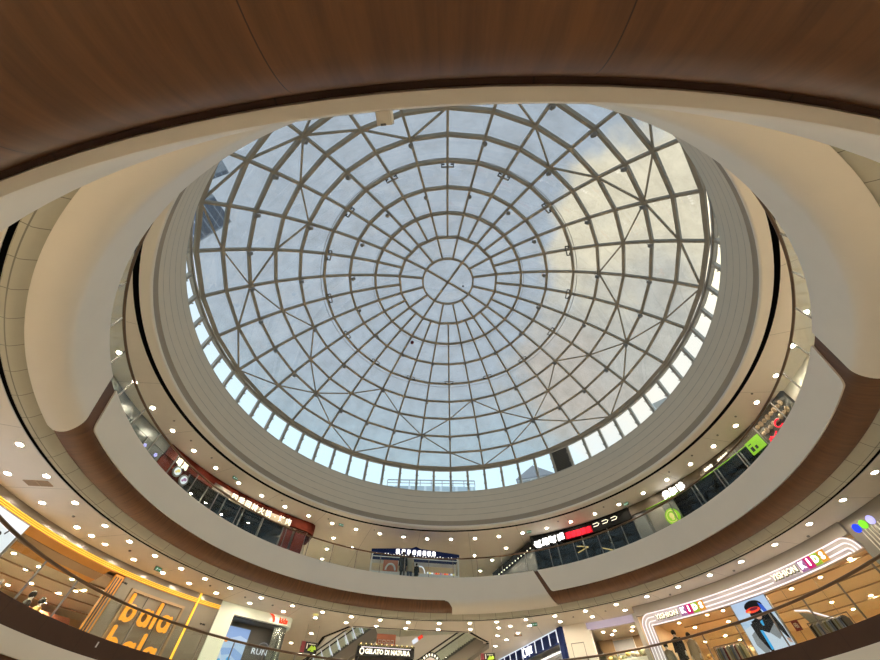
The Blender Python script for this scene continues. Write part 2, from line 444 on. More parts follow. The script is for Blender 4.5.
for i in range(1, 10):
    mb = MB(); st = 2 if i == 1 else 1
    for k in range(0, 32, st):
        kk = k+(1 if st == 2 else 0)
        a, b = S(POL[i], KA(kk)), S(POL[i], KA(kk+st)); w = .2 if i == 9 else .16
        mb.beam(a, b, w, .22, (a+b)/2-CEN)
    mb.build('ring_beam', M['steel'], dome, smooth=False)
for c in range(8):
    k = -1+4*c
    for dk, i1 in ((-2, 5), (2, 5), (-2, 9), (2, 9)):
        mb = MB(); im = (7+i1)//2
        pts = [S(POL[7], KA(k)), S(POL[im], KA(k+dk//2)), S(POL[i1], KA(k+dk))]
        for a, b in zip(pts, pts[1:]): mb.beam(a, b, .085, .1, (a+b)/2-CEN)
        mb.build('brace', M['steel'], dome, smooth=False)
mb = MB()   # glass: facets between ribs and rings
O = .16
def pane(q):
    mb.loft([q, [p+(p-CEN).normalized()*.03 for p in q]])
for k in range(32):
    for i in range(1, 9):
        pane([S(POL[i], KA(k), O), S(POL[i], KA(k+1), O), S(POL[i+1], KA(k+1), O), S(POL[i+1], KA(k), O)])
for k in range(-15, 17, 2):
    pane([S(POL[0], KA(k), O), S(POL[0], KA(k+2), O), S(POL[1], KA(k+2), O), S(POL[1], KA(k), O)])
pane([S(POL[0], KA(k), O) for k in range(-15, 17, 2)])
mb.build('glass', M['dome_glass'], dome, smooth=False)
mb = MB()
for k in range(64):
    mb.tube([S(POL[4]+.75, k*5.625-1.75, -.12), S(POL[4]+.75, k*5.625+3.875, -.12)], .018, 5)
mb.build('cable_ring', M['post'], dome)
mb = MB()
for k in range(64):
    mb.tube([S(POL[2]+.6, k*5.625-1.75, -.1), S(POL[2]+.6, k*5.625+3.875, -.1)], .014, 5)
mb.build('cable_ring', M['post'], dome)

# clerestory windows
RW = 14.72
wi = 0
for j in range(64):
    a0 = KA(0)+5.625*j; a1 = a0+5.625; wi += 1
    ac = ((a0+a1)/2+180) % 360-180
    fm = MB()
    hw = RW*math.sin(R_(5.625/2))
    fr = frame(RW*math.cos(R_(5.625/2)), ac, 0); fm.m = fr
    zb, zt = 16.22, 18.28
    for sx in (-1, 1): fm.box((sx*(hw-.045), 0, (zb+zt)/2), (.09, .2, zt-zb))
    fm.box((0, 0, zb+.05), (2*hw-.2, .2, .1)); fm.box((0, 0, zt+.03), (2*hw, .14, .08))
    for sx in (-1, 1):
        for q in (.35, .72): fm.box((sx*(hw-.11), -.12, zb+(zt-zb)*q), (.05, .1, .05))
    w = fm.build('window_%d' % wi, M['mull'], smooth=False); struct(w)
    if abs(ac-35) < 2.9:
        pm = MB(fr); pm.box((0, .03, (zb+zt)/2), (2*hw-.2, .02, zt-zb-.1))
        for q in range(14): pm.box((0, -.01, zb+.16+q*.13), (2*hw-.2, .07, .03), Matrix.Rotation(R_(35), 3, 'X'))
        pm.build('louver', M['darkgrey'], w, smooth=False)
    else:
        MB(fr).box((0, .03, (zb+zt)/2), (2*hw-.2, .02, zt-zb-.1)).build('pane', M['clear'], w, smooth=False)
struct(MB().arc([(14.62, 18.34), (14.9, 18.34), (14.9, 18.48), (14.62, 18.48)], -180, 180, 5.625).build('trim_dome_ring_beam', M['steel'], smooth=False))

# spot heads, vent openers and the caught balloon under the dome
def spot_proto():
    o = thing('dome_spotlight', (0, 0, 0), '', 'spotlight'); o['_local'] = 1
    MB().tube([(0, 0, .5), (0, 0, 0)], .02, 6).build('bracket', M['post'], o)
    MB(Matrix.Rotation(R_(25), 4, 'X')).lathe([(.04, .14), (.11, .1), (.125, -.1), (.09, -.12), (.03, -.12)], 10, (0, 0, -.05)).build('lamp_head', M['post'], o)
    return o
sp = spot_proto(); first = True
for pol, ks, nm in ((41.1, range(32), 'outer'), (31.9, range(1, 33, 2), 'middle'), (21.2, range(1, 33, 2), 'inner')):
    for k in ks:
        o = sp if first else copy_tree(sp); first = False
        o.location = S(pol+.5, KA(k), -.1)-Vector((0, 0, .52)); o.rotation_euler.z = -R_(KA(k))
        tag(o, 'small dark spotlight hung on the %s ring of the dome' % nm, 'spotlight', nm+' ring dome spotlights')
def vent_proto():
    o = thing('vent_opener', (0, 0, 0), '', 'vent opener'); o['_local'] = 1
    MB().box((0, 0, 0), (.7, .07, .06)).build('arm', M['post'], o, smooth=False)
    for x in (-.34, .34): MB().box((x, .1, 0), (.05, .22, .07)).box((x*.75, .18, 0), (.16, .05, .06)).build('motor', M['blk'], o, smooth=False)
    return o
vp = vent_proto()
for q, k in enumerate(range(0, 32, 2)):
    o = vp if q == 0 else copy_tree(vp)
    p = R_(27.6); o.location = S(27.5, KA(k), -.2)
    o.rotation_euler = (Matrix.Rotation(-R_(KA(k)), 3, 'Z') @ Matrix.Rotation(-p, 3, 'X')).to_euler()
    tag(o, 'dark window opener bracket on the middle ring beam of the dome', 'vent opener', 'vent openers of the dome')
bl = thing('balloon', S(18.5, -33.2, -.45), 'dark red balloon caught under the dome glass', 'balloon')
MB(Matrix.Translation(S(18.5, -33.2, -.3))).ball((0, 0, 0), .15, (1, 1, 1.2)).build('skin', M['wine'], bl)
MB(Matrix.Translation(S(18.5, -33.2, -.5))).tube([(0, 0, .05), (.02, 0, -.1), (-.03, .02, -.3)], .008, 5).build('string', M['post'], bl)
bl = thing('balloon', S(3.8, 73.7, -.3), 'tiny black balloon caught inside the oculus of the dome', 'balloon')
MB(Matrix.Translation(S(3.8, 73.7, -.2))).ball((0, 0, 0), .075, (1, 1, 1.15)).build('skin', M['blk'], bl)

# ---------------------------------------------------------------- upper gallery fascia (interlocking bands)
def ribbon(name, a0f, a1f, prof, material, n=None, thick=.05):
    """prof: [(r,z,t)]; a0f/a1f give the end azimuth for parameter t"""
    mb = MB(); rows = []
    n = n or max(8, int(abs(a1f(0)-a0f(0))/2))
    nrm = []
    for i in range(len(prof)):
        a = prof[max(i-1, 0)]; b = prof[min(i+1, len(prof)-1)]
        dr, dz = b[0]-a[0], b[1]-a[1]; L = math.hypot(dr, dz) or 1
        nrm.append((-dz/L, dr/L))
    front = []; back = []
    for (r, z, t), (nr, nz) in zip(prof, nrm):
        A, B = a0f(t), a1f(t)
        front.append([mb._v(P(r, A+(B-A)*k/n, z)) for k in range(n+1)])
        back.append([mb._v(P(r+nr*thick, A+(B-A)*k/n, z+nz*thick)) for k in range(n+1)])
    L = len(prof)
    for i in range(L-1):
        for k in range(n):
            mb._f((front[i][k], front[i][k+1], front[i+1][k+1], front[i+1][k])); mb._f((back[i][k], back[i+1][k], back[i+1][k+1], back[i][k+1]))
        for k in (0, n): mb._f((front[i][k], front[i+1][k], back[i+1][k], back[i][k]))
    for k in range(n):
        for i in (0, L-1): mb._f((front[i][k], front[i][k+1], back[i][k+1], back[i][k]))
    return mb.build(name, material, angle=40)

def thin_prof(ztop=9.6, zb=8.5, r=12.06):
    out = [(r, ztop+(zb-ztop)*i/8, i/8*.88) for i in range(9)]
    for i in range(1, 6):
        out.append((r, zb-.0+0 if False else zb-(.005*i), .88+.12*i/5))
    zs = [ztop-(ztop-zb)*q for q in (0, .12, .25, .4, .55, .7, .8, .87, .92, .955, .98, .993, 1)]
    return [(r, z, (ztop-z)/(ztop-zb)) for z in zs]
def corner(t, start, rad):
    """rounding inset (degrees) for the last part of the band"""
    if t <= start: return 0.0
    u = (t-start)/(1-start)
    return rad*(1-math.sqrt(max(0.0, 1-u*u)))
tp = thin_prof()
struct(ribbon('trim_1', lambda t: -111.6+3.0*t+corner(t, .86, .75), lambda t: -3.2, tp, M['white']))
struct(ribbon('trim_2', lambda t: 22.1+2.7*t+corner(t, .9, .6), lambda t: 115.7-2.7*t-corner(t, .86, .75), tp, M['white']))
wide = [(12.05, 9.6-1.12*q, .62*q) for q in (0, .12, .25, .4, .55, .7, .8, .9, 1)]
for i in range(1, 15):
    t = PI/2*i/14
    wide.append((12.75-.70*math.cos(t), 8.48-.47*math.sin(t), .62+.38*(i/14)))
struct(ribbon('trim_3', lambda t: 118.4-3.6*t+corner(t, .84, 2.0), lambda t: 245.0+5.4*t-corner(t, .84, 2.0), wide, M['white'], 90))
struct(ribbon('trim_4', lambda t: -4.4 if t <= .62 else -4.4+1.9*math.sqrt(min(1.0, (t-.62)/.38*2.2)), lambda t: 21.0+4.2*t, wide, M['white'], 20))
wp = [(12.11, 9.57), (12.11, 8.52)]
for i in range(1, 13):
    t = PI/2*i/12; wp.append((12.71-.60*math.cos(t), 8.52-.46*math.sin(t)))
wp += [(12.78, 8.1), (12.78, 9.2), (12.3, 9.57)]
struct(MB().arc(wp, -180, 180, 1.5).build('trim_5', M['wood'], angle=50))

# lower gallery fascia: white band, brown strip, white near panel, wood soffit
struct(MB().arc([(11.94, 3.90), (11.95, 3.88), (12.02, 3.88), (12.03, 3.90), (12.03, 4.3), (11.94, 4.3)], -180, 180, 1.5).build('trim_6', M['white']))
struct(MB().arcbox(11.99, 12.14, -135, 135, 4.3, 4.78, 1.5).build('trim_7', M['brownstrip']))
struct(MB().arcbox(11.94, 12.1, 135, 225, 4.3, 4.85, 1.5).build('trim_8', M['white']))
wp = [(12.066, 4.3), (12.066, 3.80)]
for i in range(1, 15):
    t = PI/2*i/14; wp.append((12.52-.454*math.cos(t), 3.80-.36*math.sin(t)))
wp += [(12.62, 3.5), (12.62, 4.25)]
struct(MB().arc(wp, -180, 180, 1.5).build('trim_9', M['wood'], angle=50))
struct(MB().arcbox(12.028, 12.068, -180, 180, 3.93, 4.1, 1.5).build('trim_10', M['brownstrip']))
mk = MB(); mk.m = frame(11.99, -80.46, 4.61); mk.box((0, -.006, 0), (.045, .015, .13)); 
tag(mk.build('marker_plate', M['trim'], smooth=False), 'small pale plate on the brown strip below the sign with orange letters', 'plate')

# ---------------------------------------------------------------- balustrades
def balustrade(label, r, zb, zr, az_list, rail_mat, glass_top, closed=True):
    t = thing('glass_balustrade', (0, 0, zb), label, 'balustrade')
    lo, hi = az_list[0], az_list[-1]
    n = int((hi-lo)/1.5)
    pts = [P(r, lo+(hi-lo)*k/n, zr) for k in range(n if closed else n+1)]
    MB().tube(pts, .042, 8, closed).build('handrail', rail_mat, t)
    for i, a in enumerate(az_list[:-1]):
        b = az_list[i+1]
        MB(frame(r, a, 0)).box((0, .02, (zb+zr)/2), (.028, .05, zr-zb-.03)).build('post', M['post'], t, smooth=False)
        MB().arcbox(r-.006, r+.006, a+.12, b-.12, zb+.02, glass_top, 3).build('glass_panel', M['rail_glass'], t, smooth=False)
    return t
azl = [-97.3+7.06*k for k in range(-11, 22)]
azl = [a for a in azl if -135 < a < 50]+[55.4+7.06*k for k in range(0, 12)]
balustrade('lower gallery glass balustrade with bronze handrail in front of the clothes shops', 12.02, 4.78, 5.72, azl, M['bronze'], 5.66, False)
azl = [26.3+7.0588*k for k in range(-29, 23)]
balustrade('upper gallery glass balustrade with bronze handrail in front of the restaurants', 12.45, 9.57, 10.75, azl, M['bronze'], 10.69)
wb = thing('glass_balustrade', P(15, -11.5, Z3F), 'glass balustrade around the escalator opening behind the navy kiosk', 'balustrade')
pts = []
for i in range(len(WELL)):
    r, a = WELL[i]; c = P(19.5, -11.5, 0); p = P(r, a, 0); pts.append(p+(p-c).normalized()*.15)
hp = [p+Vector((0, 0, Z3F+1.08)) for p in pts]
MB().tube(hp+[hp[0]], .03, 8).build('handrail', M['post'], wb)
for i in range(len(pts)):
    a, b = pts[i], pts[(i+1) % len(pts)]
    MB().beam(a+Vector((0, 0, Z3F+.54)), b+Vector((0, 0, Z3F+.54)), .012, .98).build('glass_panel', M['rail_glass'], wb, smooth=False)
    MB().box((a.x, a.y, Z3F+.54), (.04, .04, 1.06)).build('post', M['post'], wb, smooth=False)

# ---------------------------------------------------------------- downlights
def downlight_mesh(lens, r=.10):
    mb = MB(); mb.idx = 0
    mb.lathe([(r*.98, 0), (r*1.3, -.006), (r*1.32, -.014), (r*1.0, -.016), (r*.98, 0)], 16)
    mb.idx = 1
    mb.lathe([(.001, -.010), (r*.97, -.010), (r*.97, -.004), (.001, -.004)], 14)
    o = mb.build('downlight', [M['trim'], lens]); return o
dl0 = downlight_mesh(M['lens_fill'], .1)
dl2, dl1, dls = downlight_mesh(M['lens2'], .095), downlight_mesh(M['lens'], .095), downlight_mesh(M['lens_in'], .075)
used = set()
def light(proto, r, az, z, label, group):
    o = proto if proto.name not in used else proto.copy()
    if proto.name in used: COL.objects.link(o)
    used.add(proto.name); o.location = P(r, az, z)
    return tag(o, label, 'downlight', group)
UP = [-104+6.79*k for k in range(53)]
for a in UP: light(dl2, 14.75, a, Z3C, 'round recessed downlight glowing in the ring along the upper gallery ceiling', 'upper gallery ring downlights')
for r, a in ((16.8, -32.9), (17.7, -27.2), (18.8, -32.3), (20.7, -31.6), (22, -26), (22, -4)): light(dl2, r, a, Z3C, 'recessed downlight in the ceiling behind the navy kiosk, by the red brown doorway', 'upper corridor downlights beside the hotpot shop')
for r, a in ((16.79, 12.3), (18.7, 8), (17.65, 3.9), (20.7, 4.7)): light(dl2, r, a, Z3C, 'recessed downlight in the ceiling beside the row of bulbs on the black shop', 'upper corridor downlights beside the black shop')
az = [-115.1, -107.6, -100.4, -93.3, -86.2, -80.45, -74.5, -68.4, -62.8, -56.9, -49.5, -41.9, -34.6, -27.5, -20.4, -13.4, -5.7, 1.9, 8.6, 15.75, 22.9, 30.2, 37.5, 44.7, 51.9, 59, 66, 73.4, 80.9, 88.3]
az += [95.5+7.2*k for k in range(20)]
for a in az:
    light(dl1, 13.58, a, Z2C, 'recessed downlight in the inner ring of the lower gallery ceiling, next to the slot', 'lower gallery inner ring downlights')
    if not (-12 > a > -14) or True: light(dl1, 14.75, a, Z2C, 'recessed downlight in the outer ring of the lower gallery ceiling, nearer the shops', 'lower gallery outer ring downlights')
for a in (-83.4, ): light(dl1, 14.71, a, Z2C, 'extra recessed downlight between two ring lights above the orange lit clothes shop', None)
for r, a in ((17.77, -32), (20.5, -33.5), (23, -34)): light(dl1, r, a, Z2C, 'recessed downlight in the ceiling between the white framed shop and the escalator opening', 'corridor downlights beside the white framed shop')
for r, a in ((16.31, 7.8), (17.3, 9.4), (18.7, 6.7), (16.06, 12.4), (14.54, 11.4), (20.5, 5.0)): light(dl1, r, a, Z2C, 'recessed downlight in the ceiling in front of the navy framed shop', 'corridor downlights beside the navy shop')
az0 = [-176+8*k for k in range(45)]  # unseen ring of lights added to lift the bounce on fascia and soffits
for a in az0: light(dl0, 14.2, a, Z1C, 'unseen light added in the ground floor ceiling to brighten the galleries from below', 'added ground floor fill lights')

# ceiling fittings
def exit_sign(r, a, z, label):
    t = thing('exit_sign', P(r, a, z), label, 'exit sign')
    m = frame(r, a, z)
    MB(m).box((0, 0, -.09), (.34, .04, .15)).build('case', M['darkgrey'], t, smooth=False)
    MB(m).box((0, -.024, -.09), (.31, .008, .12)).build('panel', M['exitg'], t, smooth=False)
    mb = MB(m)
    mb.box((-.07, -.03, -.07), (.025, .006, .025)); mb.box((-.075, -.03, -.1), (.03, .006, .04), Matrix.Rotation(R_(20), 3, 'Y')); mb.box((-.1, -.03, -.13), (.05, .006, .012)); mb.box((-.04, -.03, -.09), (.05, .006, .012))
    mb.box((.07, -.03, -.09), (.12, .006, .016)); mb.prism([(.12, -.06), (.15, -.09), (.12, -.12)], -.033, -.027)
    mb.build('pictogram', M['p_white'], t, smooth=False)
exit_sign(14.36, -70.5, Z2C, 'green lit exit sign under the ceiling above the orange letter sign')
exit_sign(14.3, 17.2, Z2C, 'green lit exit sign under the ceiling by the navy framed shop')
exit_sign(14.64, 56.2, Z2C, 'green lit exit sign above the middle of the white striped portal')
exit_sign(14.4, -65.4, Z3C, 'green lit exit sign on the upper ceiling at the end of the red brown fascia')
exit_sign(14.47, -33.9, Z3C, 'green lit exit sign on the upper ceiling past the rounded red brown fascia end')
exit_sign(14.58, 20.1, Z3C, 'green lit exit sign on the upper ceiling above the bright white sign')
exit_sign(14.87, 46.9, Z3C, 'green lit exit sign on the upper ceiling between the chevrons and the lime tube')
t = thing('access_panel', P(14.1, -98.4, Z2C), 'tan two part hatch in the lower gallery ceiling at the edge of the photo', 'ceiling hatch')
for d in (-.2, .2): MB(frame(14.1, -98.4, Z2C)).box((0, d, -.008), (.34, .38, .016)).build('leaf', M['tan'], t, smooth=False)
t = thing('access_panel', P(16.6, 12.2, Z2C), 'small tan vent in the ceiling close to the navy framed shop', 'ceiling hatch')
MB(frame(16.6, 12.2, Z2C)).box((0, 0, -.008), (.5, .3, .016)).build('leaf', M['tan'], t, smooth=False)
t = thing('ceiling_speaker', P(14.0, -33.6, Z2C), 'round cream speaker grille in the ceiling near the white framed shop', 'ceiling speaker')
MB(Matrix.Translation(P(14.2, -35.3, Z2C))).lathe([(.01, -.02), (.15, -.02), (.17, 0)], 20).build('grille', M['p_yel'], t)
sd = MB().lathe([(.05, 0), (.055, -.02), (.04, -.045), (.01, -.05)], 12).build('smoke_detector', M['post'])
for q, (r, a, z) in enumerate(((14.2, -77.5, Z2C), (14.25, -89.5, Z2C), (14.2, 48.5, Z2C), (14.1, 62.6, Z2C), (14.3, 77.2, Z2C), (14.1, -52, Z2C), (14.1, -60, Z2C), (14.15, -45.5, Z2C), (14.2, 26.5, Z2C), (14.2, 34, Z2C))):
    o = sd if q == 0 else sd.copy()
    if q: COL.objects.link(o)
    o.location = P(r, a, z); tag(o, 'small dark detector dome on the lower gallery ceiling between the downlight rings', 'detector', 'lower gallery ceiling detectors')
for q, (r, a) in enumerate(((14.2, -86.5), (14.3, -80), (14.25, -73.5), (14.2, -52), (14.3, -38), (14.3, -24.5), (14.2, 29), (14.3, 42), (14.2, 61.5), (14.2, 68.5), (14.3, 76), (14.3, 82), (14.2, 88.5))):
    o = sd.copy(); COL.objects.link(o); o.location = P(r, a, Z3C); tag(o, 'small dark detector dome on the upper gallery ceiling between slot and downlights', 'detector', 'upper gallery ceiling detectors')
# box fixed under the lower gallery edge above the viewer
t = thing('camera_box', P(11.91, -178.4, 3.9), 'small beige box with a dark slot hanging at the pale overhead edge', 'camera box')
mb = MB(frame(11.905, -178.4, 3.955)); mb.box((0, 0, 0), (.088, .07, .11)); mb.box((.0, 0, -.06), (.07, .055, .02)); mb.build('housing', M['white'], t, smooth=False)
MB(frame(11.905, -178.4, 3.955)).box((.005, -.03, -.068), (.03, .012, .012)).build('lens_slot', M['darkgrey'], t, smooth=False)

# ---------------------------------------------------------------- lettering
def text_mesh(body, size, material, mtx, parent, name='letter', depth=.03, bend=None, spacing=1.0, sx=1.0, bold=0.0, align='CENTER'):
    """one flat extruded text; local x to the reader's right, z up. bend: (radius, azimuth, z) wraps it on a cylinder"""
    cu = bpy.data.curves.new('text', 'FONT'); cu.body = body; cu.size = size; cu.align_x = align; cu.align_y = 'BOTTOM_BASELINE' if False else 'CENTER'
    cu.space_character = spacing; cu.offset = bold; cu.resolution_u = 2
    ob = bpy.data.objects.new('text', cu); COL.objects.link(ob)
    dg = bpy.context.evaluated_depsgraph_get()
    me = bpy.data.meshes.new_from_object(ob.evaluated_get(dg))
    bpy.data.objects.remove(ob); bpy.data.curves.remove(cu)
    bm = bmesh.new(); bm.from_mesh(me); bpy.data.meshes.remove(me)
    bmesh.ops.remove_doubles(bm, verts=bm.verts, dist=size*1e-4)
    g = bmesh.ops.extrude_face_region(bm, geom=bm.faces[:])
    for v in [x for x in g['geom'] if isinstance(x, bmesh.types.BMVert)]: v.co.z += depth
    for v in bm.verts:
        x, y, z = v.co.x*sx, v.co.y, v.co.z
        if bend:
            r, a, zz = bend; v.co = P(r-z, a+math.degrees(x/r), zz+y)
        else: v.co = mtx @ Vector((x, -z, y))
    mb = MB(); mb.bm.free(); mb.bm = bm
    return mb.build(name, material, parent, smooth=False)

def blob_glyph(mb, cx, cz, w, h, seed):
    """character so bright that its strokes run together"""
    rnd = random.Random(seed); mb.box((cx, 0, cz), (w*.80, .03, h*.74))
    for i in range(5):
        l = rnd.uniform(.12, .3)*w; mb.box((cx+rnd.uniform(-.4, .4)*w, .002, cz+rnd.choice((-1, 1))*h*.38), (l, .028, h*.24))
    for i in range(4): mb.box((cx+rnd.choice((-1, 1))*w*.42, .001, cz+rnd.uniform(-.38, .38)*h), (w*.16, .028, h*.16))

def glyph(mb, cx, cz, w, h, seed, st=None):
    """block of strokes the size of one character too blurred to read"""
    rnd = random.Random(seed); st = st or w*.11
    rows = 3; ys = [cz-h/2+st/2+(h-st)*i/(rows-1) for i in range(rows)]
    for y in ys:
        l = w*rnd.uniform(.6, 1); mb.box((cx+rnd.uniform(-.5, .5)*(w-l), 0, y), (l, .03, st))
    for x in (cx-w*.36, cx+w*.36) if rnd.random() < .6 else (cx-w*.4, cx, cx+w*.38):
        l = h*rnd.uniform(.6, 1); mb.box((x, -.004, cz+rnd.uniform(-.5, .5)*(h-l)), (st, .03, l))

def bend_mb(mb, r, a, z):
    """mb was filled with flat local geometry (x right, y depth, z up): wrap it on the cylinder"""
    for v in mb.bm.verts:
        x, y, zz = v.co; v.co = P(r+y, a+math.degrees(x/r), z+zz)
    return mb

def glyph_row(parent, material, r, a0, a1, z, h, n, seed, rise=0, name='letter', blown=False):
    for i in range(n):
        mb = MB(); w = R_(a1-a0)*r/n
        (blob_glyph if blown else glyph)(mb, 0, 0, w*.9, h, seed*31+i)
        bend_mb(mb, r, a0+(a1-a0)*(i+.5)/n, z+rise*(i+.5)/n).build(name, material, parent, smooth=False)

# ---------------------------------------------------------------- walls that close the galleries
RF = 15.4
struct(MB().arcbox(15.6, 15.9, 130, 250, Z2F, Z2C, 3).build('wall_near_lower', M['plaster']))
struct(MB().arcbox(15.6, 15.9, 130, 205, Z3F, Z3C, 3).build('wall_near_upper', M['plaster']))
struct(MB().arcbox(15.9, 16.2, 130, 260, 0, Z1C, 3).build('wall_near_ground', M['plaster']))

# ---------------------------------------------------------------- lower gallery: shop with orange letters
s = thing('storefront', P(RF, -80, Z2F), 'taupe clothes shop front with yellow light strip, orange portal and glazed entrance', 'shop front')
MB().arcbox(15.4, 15.6, -112, -53.95, 7.60, Z2C-.004).build('fascia_band', M['grey'], s)
for i in range(3):
    MB().tube([P(15.37, a, 7.46+.055*i) for a in [-112+1.5*k for k in range(39)]+[-53.95]], .014, 6).build('light_tube', M['yellow_led'], s)
MB().arcbox(15.4, 15.6, -112, -53.95, 7.42, 7.6).build('tube_channel', M['orange'], s)
MB().arcbox(15.42, 15.55, -72.4, -53.95, Z2F, 7.42).build('wall_panel', M['greywall'], s)
MB().arcbox(15.4, 15.5, -74.0, -72.5, Z2F, 7.38).build('jamb', M['orange'], s)
mb = MB()
for a in (-73.8, -73.4, -72.9): mb.arcbox(15.385, 15.402, a-.1, a+.1, Z2F, 7.3)
mb.build('jamb_groove', M['dark'], s.children[-1], smooth=False)
MB().arc([(15.42, 7.42), (16.3, 7.02), (16.34, 7.1), (15.5, 7.42)], -91, -75.2).build('orange_soffit', M['orange'], s)
MB().arc([(15.7, 7.27), (16.0, 7.13), (16.0, 7.16), (15.7, 7.3)], -91, -75.2).build('soffit_shadow_strip', M['tan'], s)
mb = MB()
mb.arcbox(15.36, 15.44, -70.4, -60.2, 7.06, 7.16); mb.arcbox(15.36, 15.44, -70.4, -69.9, Z2F, 7.16); mb.arcbox(15.36, 15.44, -60.6, -60.2, Z2F, 7.16)
mb.build('sign_frame', M['tan'], s, smooth=False)
mb = MB()
for a in (-67, -63.6): mb.arcbox(15.405, 15.425, a-.05, a+.05, Z2F, 7.06)
mb.build('panel_joint', M['dark'], s, smooth=False)
MB().arcbox(15.35, 15.42, -58.6, -58.3, Z2F, 7.85-.04).build('light_line', M['yellow_led'], s, smooth=False)
for a, z in ((-72.0, 7.22), (-55.7, 6.75)):
    mb = MB(); glyph(mb, -.09, 0, .1, .05, 3); glyph(mb, .05, 0, .14, .06, 5); bend_mb(mb, 15.41, a, z).build('small_logo', M['blk'], s, smooth=False)

lg = thing('shop_sign', P(15.35, -65, 5.4), 'large orange glowing rounded letters in two rows on the taupe shop wall', 'sign')
def stroke_pts(kind):
    return kind
def round_letter(kind, ox, oz):
    mb = MB(); st = .145
    def bar(x, z0, z1):
        pts = [(x+st/2*math.cos(t), z1-st/2+st/2*math.sin(t)) for t in [PI*i/8 for i in range(9)]]+[(x+st/2*math.cos(t), z0+st/2+st/2*math.sin(t)) for t in [PI+PI*i/8 for i in range(9)]]
        mb.prism(pts, -.06, 0)
    def ring(x, z, rx, rz):
        n = 28; o = [(x+rx*math.cos(2*PI*i/n), z+rz*math.sin(2*PI*i/n)) for i in range(n)]; q = [(x+(rx-st)*math.cos(2*PI*i/n), z+(rz-st)*math.sin(2*PI*i/n)) for i in range(n)]
        for i in range(n):
            j = (i+1) % n; mb.loft([[(o[i][0], -.055, o[i][1]), (o[j][0], -.055, o[j][1]), (q[j][0], -.055, q[j][1]), (q[i][0], -.055, q[i][1])], [(o[i][0], 0, o[i][1]), (o[j][0], 0, o[j][1]), (q[j][0], 0, q[j][1]), (q[i][0], 0, q[i][1])]])
    if kind == 'b': bar(-.21, 0, .93); ring(0, .29, .27, .30)
    if kind == 'a': bar(.21, 0, .58); ring(0, .29, .27, .30)
    if kind == 'l': bar(0, 0, .93)
    for v in mb.bm.verts: v.co = P(15.36+v.co.y, -65+math.degrees((v.co.x+ox)/15.36), oz+v.co.z)
    o = mb.build('letter', M['orange_sign'], lg, smooth=False); return o
for z in (6.10, 5.02):
    for ch, x in zip('bala', (-1.0, -.28, .2, .68)): round_letter(ch, x, z)

pb = thing('poster_light_box', P(15.35, -93.5, Z2F), 'white light box poster of people in black on the lower gallery edge of the photo', 'poster')
MB().arcbox(15.30, 15.40, -112, -90.4, 5.0, 7.40).build('frame', M['grey'], pb, smooth=False)
MB().arcbox(15.28, 15.30, -112, -90.55, 5.05, 7.36).build('picture', M['p_white'], pb, smooth=False); pic = pb.children[-1]
mb = MB(frame(15.27, -94.2, 6.2))
mb.ball((0, 0, .1), .32, (1, .03, 1.1)); mb.ball((-.1, 0, -.5), .5, (1, .02, 1)); mb.ball((.28, 0, .62), .07, (1.6, .06, 1)); mb.box((.5, 0, .75), (.05, .01, .16), Matrix.Rotation(.4, 3, 'Y')); mb.box((.2, 0, .55), (.16, .01, .03), Matrix.Rotation(.5, 3, 'Y'))
mb.build('figure_print', M['p_black'], pic)
mb = MB(frame(15.265, -93.2, 6.6)); mb.ball((-.15, 0, 0), .09, (1.1, .05, .8)); mb.ball((-.05, 0, .12), .05, (1, .05, 1)); mb.build('face_print', M['p_skin'], pic)

# interior of that shop: room shell, spots, goods
def room(name, az0, az1, r0, r1, zf, zc, wallm, ceilm, label):
    t = thing('shop_interior', P((r0+r1)/2, (az0+az1)/2, zf), label, 'shop interior')
    MB().arcbox(r0, r1, az0, az1, zc, zc+.08).build('ceiling_panel', ceilm, t)
    MB().arcbox(r1, r1+.1, az0, az1, zf, zc).build('back_wall', wallm, t)
    for a in (az0, az1): MB(frame((r0+r1)/2, a, (zf+zc)/2)).box((0, 0, 0), (.08, r1-r0, zc-zf)).build('side_wall', wallm, t, smooth=False)
    return t
t1 = room('shop', -112, -54.2, 15.95, 23, Z2F+.01, 7.36, M['beigeshop'], M['plaster'], 'cream clothes shop room with ceiling rails behind the orange portal')
mb = MB()
for r in (17.2, 18.4, 19.8, 21.4): mb.arcbox(r-.02, r+.02, -110, -60, 7.29, 7.33)
mb.build('ceiling_rail', M['tan'], t1, smooth=False)
MB().arc([(21, 5.0), (21.4, 5.9), (21.2, 6.5), (21.8, 7.1), (22.4, 6.0), (22, 4.8)], -77, -66).build('pink_curved_wall', M['rosetan'], t1)
for r, a in ((17.64, -83.7), (18.6, -79.2), (17.8, -79.5), (17.1, -79), (19.2, -82), (19.8, -75.5), (17.65, -74.9), (19.75, -71.8), (18.8, -71.5), (18.3, -71.3), (17.3, -88), (18.6, -86), (20.2, -80), (20.5, -85), (21, -76), (17.2, -92), (21.6, -70)):
    light(dls, r, a, 7.355, 'small warm spot in the ceiling of the shop with the orange portal', 'spots inside the orange portal shop')

